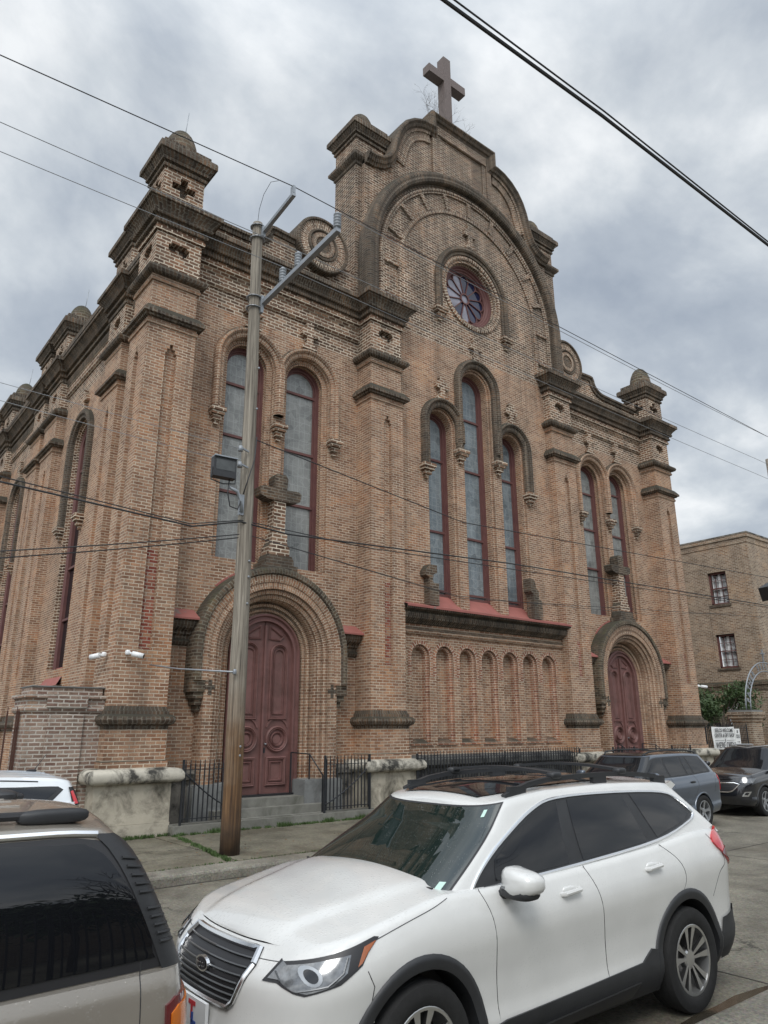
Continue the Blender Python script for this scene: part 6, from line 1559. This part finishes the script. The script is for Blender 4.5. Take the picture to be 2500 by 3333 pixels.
windscreen(k_,.03,.95,.84,gl='darkglass'); arches(k_,.04,'trim')
g2=thing_child(k_.t,'grille')
b=MB(); frontpoly(k_,[(.50,.84),(.60,.80),(.44,.60),(.30,.58)],.006,'black',b); k_.out(b,'grille_panel',g2)
b=MB()
for sd in (-1,1): k_.line(b,k_.lo,[k_.iloy(0,.795),k_.iloy(.50,.80),k_.iloy(.62,.765),k_.iloy(.46,.615),k_.iloy(.36,.59),k_.iloy(0,.59)],.014,.018,'chrome',sd,.03,6)
k_.out(b,'grille_surround',g2)
for z in (.755,.715,.675,.635,.84,.875):
    b=MB()
    for sd in (-1,1): k_.line(b,k_.lo,[k_.iloy(0,z),k_.iloy(.46,z)],.012,.006,'alloydark',sd,.03,5)
    k_.out(b,'grille_bar',g2)
M['gold']=plain('gold_badge',(.62,.38,.06),.3,.7)
b=MB(); bx=k_.lo(*k_.iloy(0,.83)).x-.035; b.box(bx,bx+.02,-.085,.085,.815,.845,'gold'); b.box(bx,bx+.02,-.035,.035,.80,.86,'gold'); k_.out(b,'badge',g2,merge=False)
for sd in (-1,1):
    h=MB(); k_.over(h,k_.lo,[k_.iloy(.62,.80),k_.iloy(.70,.79),k_.ilo(.34,.82),k_.ilo(.56,.93),k_.ilo(.34,.93),k_.iloy(.66,.88)],.008,'clear',sd,.03); k_.out(h,'headlamp')
    h=MB(); k_.over(h,k_.lo,[k_.iloy(.66,.50),k_.ilo(.22,.50),k_.ilo(.30,.62),k_.iloy(.72,.60)],.010,'chrome',sd,.03); k_.over(h,k_.lo,[k_.iloy(.70,.53),k_.ilo(.2,.53),k_.ilo(.24,.59),k_.iloy(.74,.58)],.014,'darkglass',sd,.03); k_.out(h,'fog_lamp')
    rl=MB(); rl.tube([k_.roofpt(x,sd*.86,h_) for x,h_ in ((2.0,.0),(2.15,.045),(2.6,.06),(3.6,.055),(3.9,0))],.018,8,'alloy'); k_.out(rl,'roof_rail')
    P=k_.up(*k_.iup(1.60,1.17),sd); h=MB(); lump(h,P+Vector((.02,sd*.17,.04)),(.07,.11,.07),'p_black'); k_.out(h,'wing_mirror')

# ---- white boxy hatchback by the near pedestal
s=Car('parked_car','white boxy hatchback with roof antenna parked by the corner pedestal','cars parked on the street','p_white2',(-1.20,10.05,0),4.16,.88,
  [(0,.95),(.4,1.04),(1.0,1.10),(2.2,1.18),(3.4,1.33),(4.0,1.385),(4.16,1.385)],[(0,.30),(1,.26),(3.2,.26),(4.16,.40)],[(0,.92),(.2,.97),(.5,1.),(.75,1.),(1,.975)],
  .5,2.6,[(0,.04),(.4,0),(1,.12)],.22,4.5,[(0,.05),(.4,0),(1,.05)],
  dict(xf=[(0,1.0),(1,1.60)],xr=[(0,4.14),(1,4.04)],w=[(0,.855),(1,.73)],zr=[(1.4,1.62),(2.2,1.68),(3.0,1.68),(3.8,1.64),(4.0,1.60)],af=.30,ar=.16,n=4),.05,.045,(.80,3.35),.34,.39,'five')
s.body()
for x in s.wheels:
    for sd in (-1,1): s.wheel(x,sd)
side_glass(s,[(1.4,1.16),(3.0,1.325),(3.70,1.395),(3.78,1.41),(3.90,1.52),(3.84,1.555),(3.4,1.565),(1.9,1.585),(1.6,1.45)],[[(1.6,1.19),(2.35,1.275),(2.35,1.56),(1.85,1.55)],[(2.42,1.285),(3.20,1.36),(3.16,1.548),(2.42,1.56)],[(3.30,1.37),(3.70,1.41),(3.82,1.51),(3.78,1.54),(3.26,1.548)]],False,gl='darkglass')
windscreen(s,.03,.95,.84)
for sd in (-1,1):
    t_=MB(); s.over(t_,s.lo,[s.ilo(*p) for p in [(4.03,1.33),(4.13,1.33),(4.14,.98),(4.08,.98),(4.02,1.1)]],.010,'black',sd,.03); s.over(t_,s.up,[s.iup(*p) for p in [(3.98,1.35),(4.08,1.35),(4.02,1.54),(3.955,1.54)]],.010,'black',sd,.03); s.out(t_,'tail_lamp_surround')
    t_=MB(); s.over(t_,s.lo,[s.ilo(*p) for p in [(4.06,1.32),(4.125,1.32),(4.13,1.0),(4.09,1.0)]],.016,'redlens2' if 'redlens2' in M else 'redlens',sd,.03,.01); s.over(t_,s.up,[s.iup(*p) for p in [(4.02,1.36),(4.06,1.36),(4.0,1.50),(3.975,1.49)]],.016,'redlens',sd,.03,.01); s.out(t_,'tail_lamp')
a_=MB(); P=s.roofpt(3.72,.0,.0); lump(a_,P+Vector((0,0,.012)),(.06,.022,.018),'black'); a_.tube([P+Vector((.03,0,.02)),P+Vector((.15,0,.20))],[.006,.004],6,'black'); s.out(a_,'antenna')
rr=MB()
for f_ in (-.75,-.45,-.15,.15,.45,.75):
    rr.tube([s.roofpt(x,f_,.0) for x in (1.8,2.4,3.0,3.6,3.85)],.008,5,'galv')
s.out(rr,'roof_rib')
gp=None
for sd in (-1,1): gp=MB(); s.line(gp,s.up,[s.iup(1.7,1.60),s.iup(2.6,1.655),s.iup(3.62,1.615)],.0,.008,'black',sd,.03); s.out(gp,'roof_gutter')

# ---- pewter estate with vented rear pillar, cut by the left edge of the picture
t=Car('parked_car','pewter sport utility wagon with black louvred rear pillar','cars parked on the street','p_tan',(-3.295,4.62,0),5.12,1.0,
  [(0,.95),(.4,1.03),(1.2,1.08),(2.4,1.09),(4.2,1.075),(5.12,1.075)],[(0,.32),(1,.30),(4,.32),(5.12,.42)],[(0,.92),(.15,.955),(.4,.98),(.7,1.0),(.9,.985),(1,.955)],
  .5,3,[(0,.02),(.4,0),(1,.10)],.30,4.2,[(0,.04),(.5,0),(1,.03)],
  dict(xf=[(0,1.15),(1,1.90)],xr=[(0,5.10),(.3,5.02),(.6,4.93),(.85,4.84),(1,4.74)],w=[(0,.93),(.6,.86),(1,.76)],zr=[(1.6,1.62),(2.2,1.70),(3.6,1.72),(4.4,1.71),(4.8,1.67)],af=.3,ar=.22,n=4.2),.05,.085,(.95,3.95),.37,.42,'five')
t.body()
for x in t.wheels:
    for sd in (-1,1): t.wheel(x,sd)
for sd in (-1,1):
    b=MB(); t.over(b,t.up,[t.iup(*p) for p in [(3.2,1.08),(4.98,1.09),(4.92,1.27),(4.80,1.48),(4.66,1.63),(4.5,1.665),(3.2,1.67)]],.004,'black',sd,.03); t.out(b,'window_surround')
    b=MB(); t.over(b,t.up,[t.iup(*p) for p in smoothpoly([(3.30,1.12),(4.0,1.123),(4.80,1.128),(4.87,1.15),(4.81,1.32),(4.66,1.55),(4.55,1.625),(4.40,1.64),(3.30,1.65)],3)],.009,'tint',sd,.03); t.out(b,'side_window')
    b=MB(); t.line(b,t.up,[t.iup(3.0,1.688),t.iup(3.8,1.695),t.iup(4.60,1.675)],.006,.016,'chrome',sd,.03,6); t.out(b,'chrome_strip')
    # louvred pillar
    b=MB(); o_=[(2.03,.0),(2.62,.0),(2.62,.30),(2.60,.62),(2.58,.88),(2.30,.97),(2.02,.97),(2.03,.6)]
    t.over(b,t.up,[(max(p,1.95)+.0,v) for p,v in o_],.010,'pillar' if 'pillar' in M else 'trim',sd,.04); t.out(b,'rear_pillar')
    for i in range(11):
        if i==5: continue
        v=.80-.058*i; lv=MB(); t.line(lv,t.up,[(2.07+.01*(i>5),v+.012),(2.30,v-.004)],.012,.009,'trim',sd,.05,6); t.out(lv,'louvre')
    # amber and red tail lamp
    b=MB(); t.over(b,t.lo,[t.ilo(*p) for p in [(4.92,.94),(4.97,.965),(5.10,.975),(5.115,.58),(4.94,.58),(4.92,.70)]],.014,'darkred',sd,.03,.02); t.out(b,'tail_lamp')
    b=MB(); t.over(b,t.lo,[t.ilo(*p) for p in [(4.945,.905),(4.98,.93),(5.08,.94),(5.085,.84),(4.945,.81)]],.022,'amber',sd,.03,.01); t.out(b,'indicator')
    rl=MB(); pts=[t.roofpt(x,sd*.86,.035) for x in (2.2,3.0,3.8,4.3)]; rl.tube(pts,.02,8,'black')
    P=t.roofpt(4.42,sd*.86,.028); lump(rl,P,(.17,.045,.035),'trim'); t.out(rl,'roof_rail')
for x in (4.02,):
    cb=MB(); a=t.roofpt(x,-.86,.10); b_=t.roofpt(x,.86,.10); cb.bar(a,b_,.11,.025,'galvdark' if 'galvdark' in M else 'trim'); 
    for P in (a,b_): lump(cb,P+Vector((.0,0,-.03)),(.15,.04,.055),'trim')
    t.out(cb,'cross_bar',merge=False)
cb=MB(); lump(cb,t.roofpt(4.42,.62,.03),(.07,.16,.03),'trim'); t.out(cb,'rack_end')
for f_ in (-.6,-.36,-.12,.12,.36,.6):
    r_=MB(); r_.tube([t.roofpt(x,f_,.001) for x in (2.4,3.2,3.9,4.35)],[.004,.012,.012,.004],6,'p_tan'); t.out(r_,'roof_rib')
rgw=MB()
for sd in (-1,1): t.over(rgw,t.up,[(2.72,.10),(3,.10),(3,.82),(2.72,.80)],.012,'tint',sd,.05)
t.out(rgw,'rear_window')
gp=None
gap(t,gp,[(4.80,1.13),(4.80,.4)],sm=False)
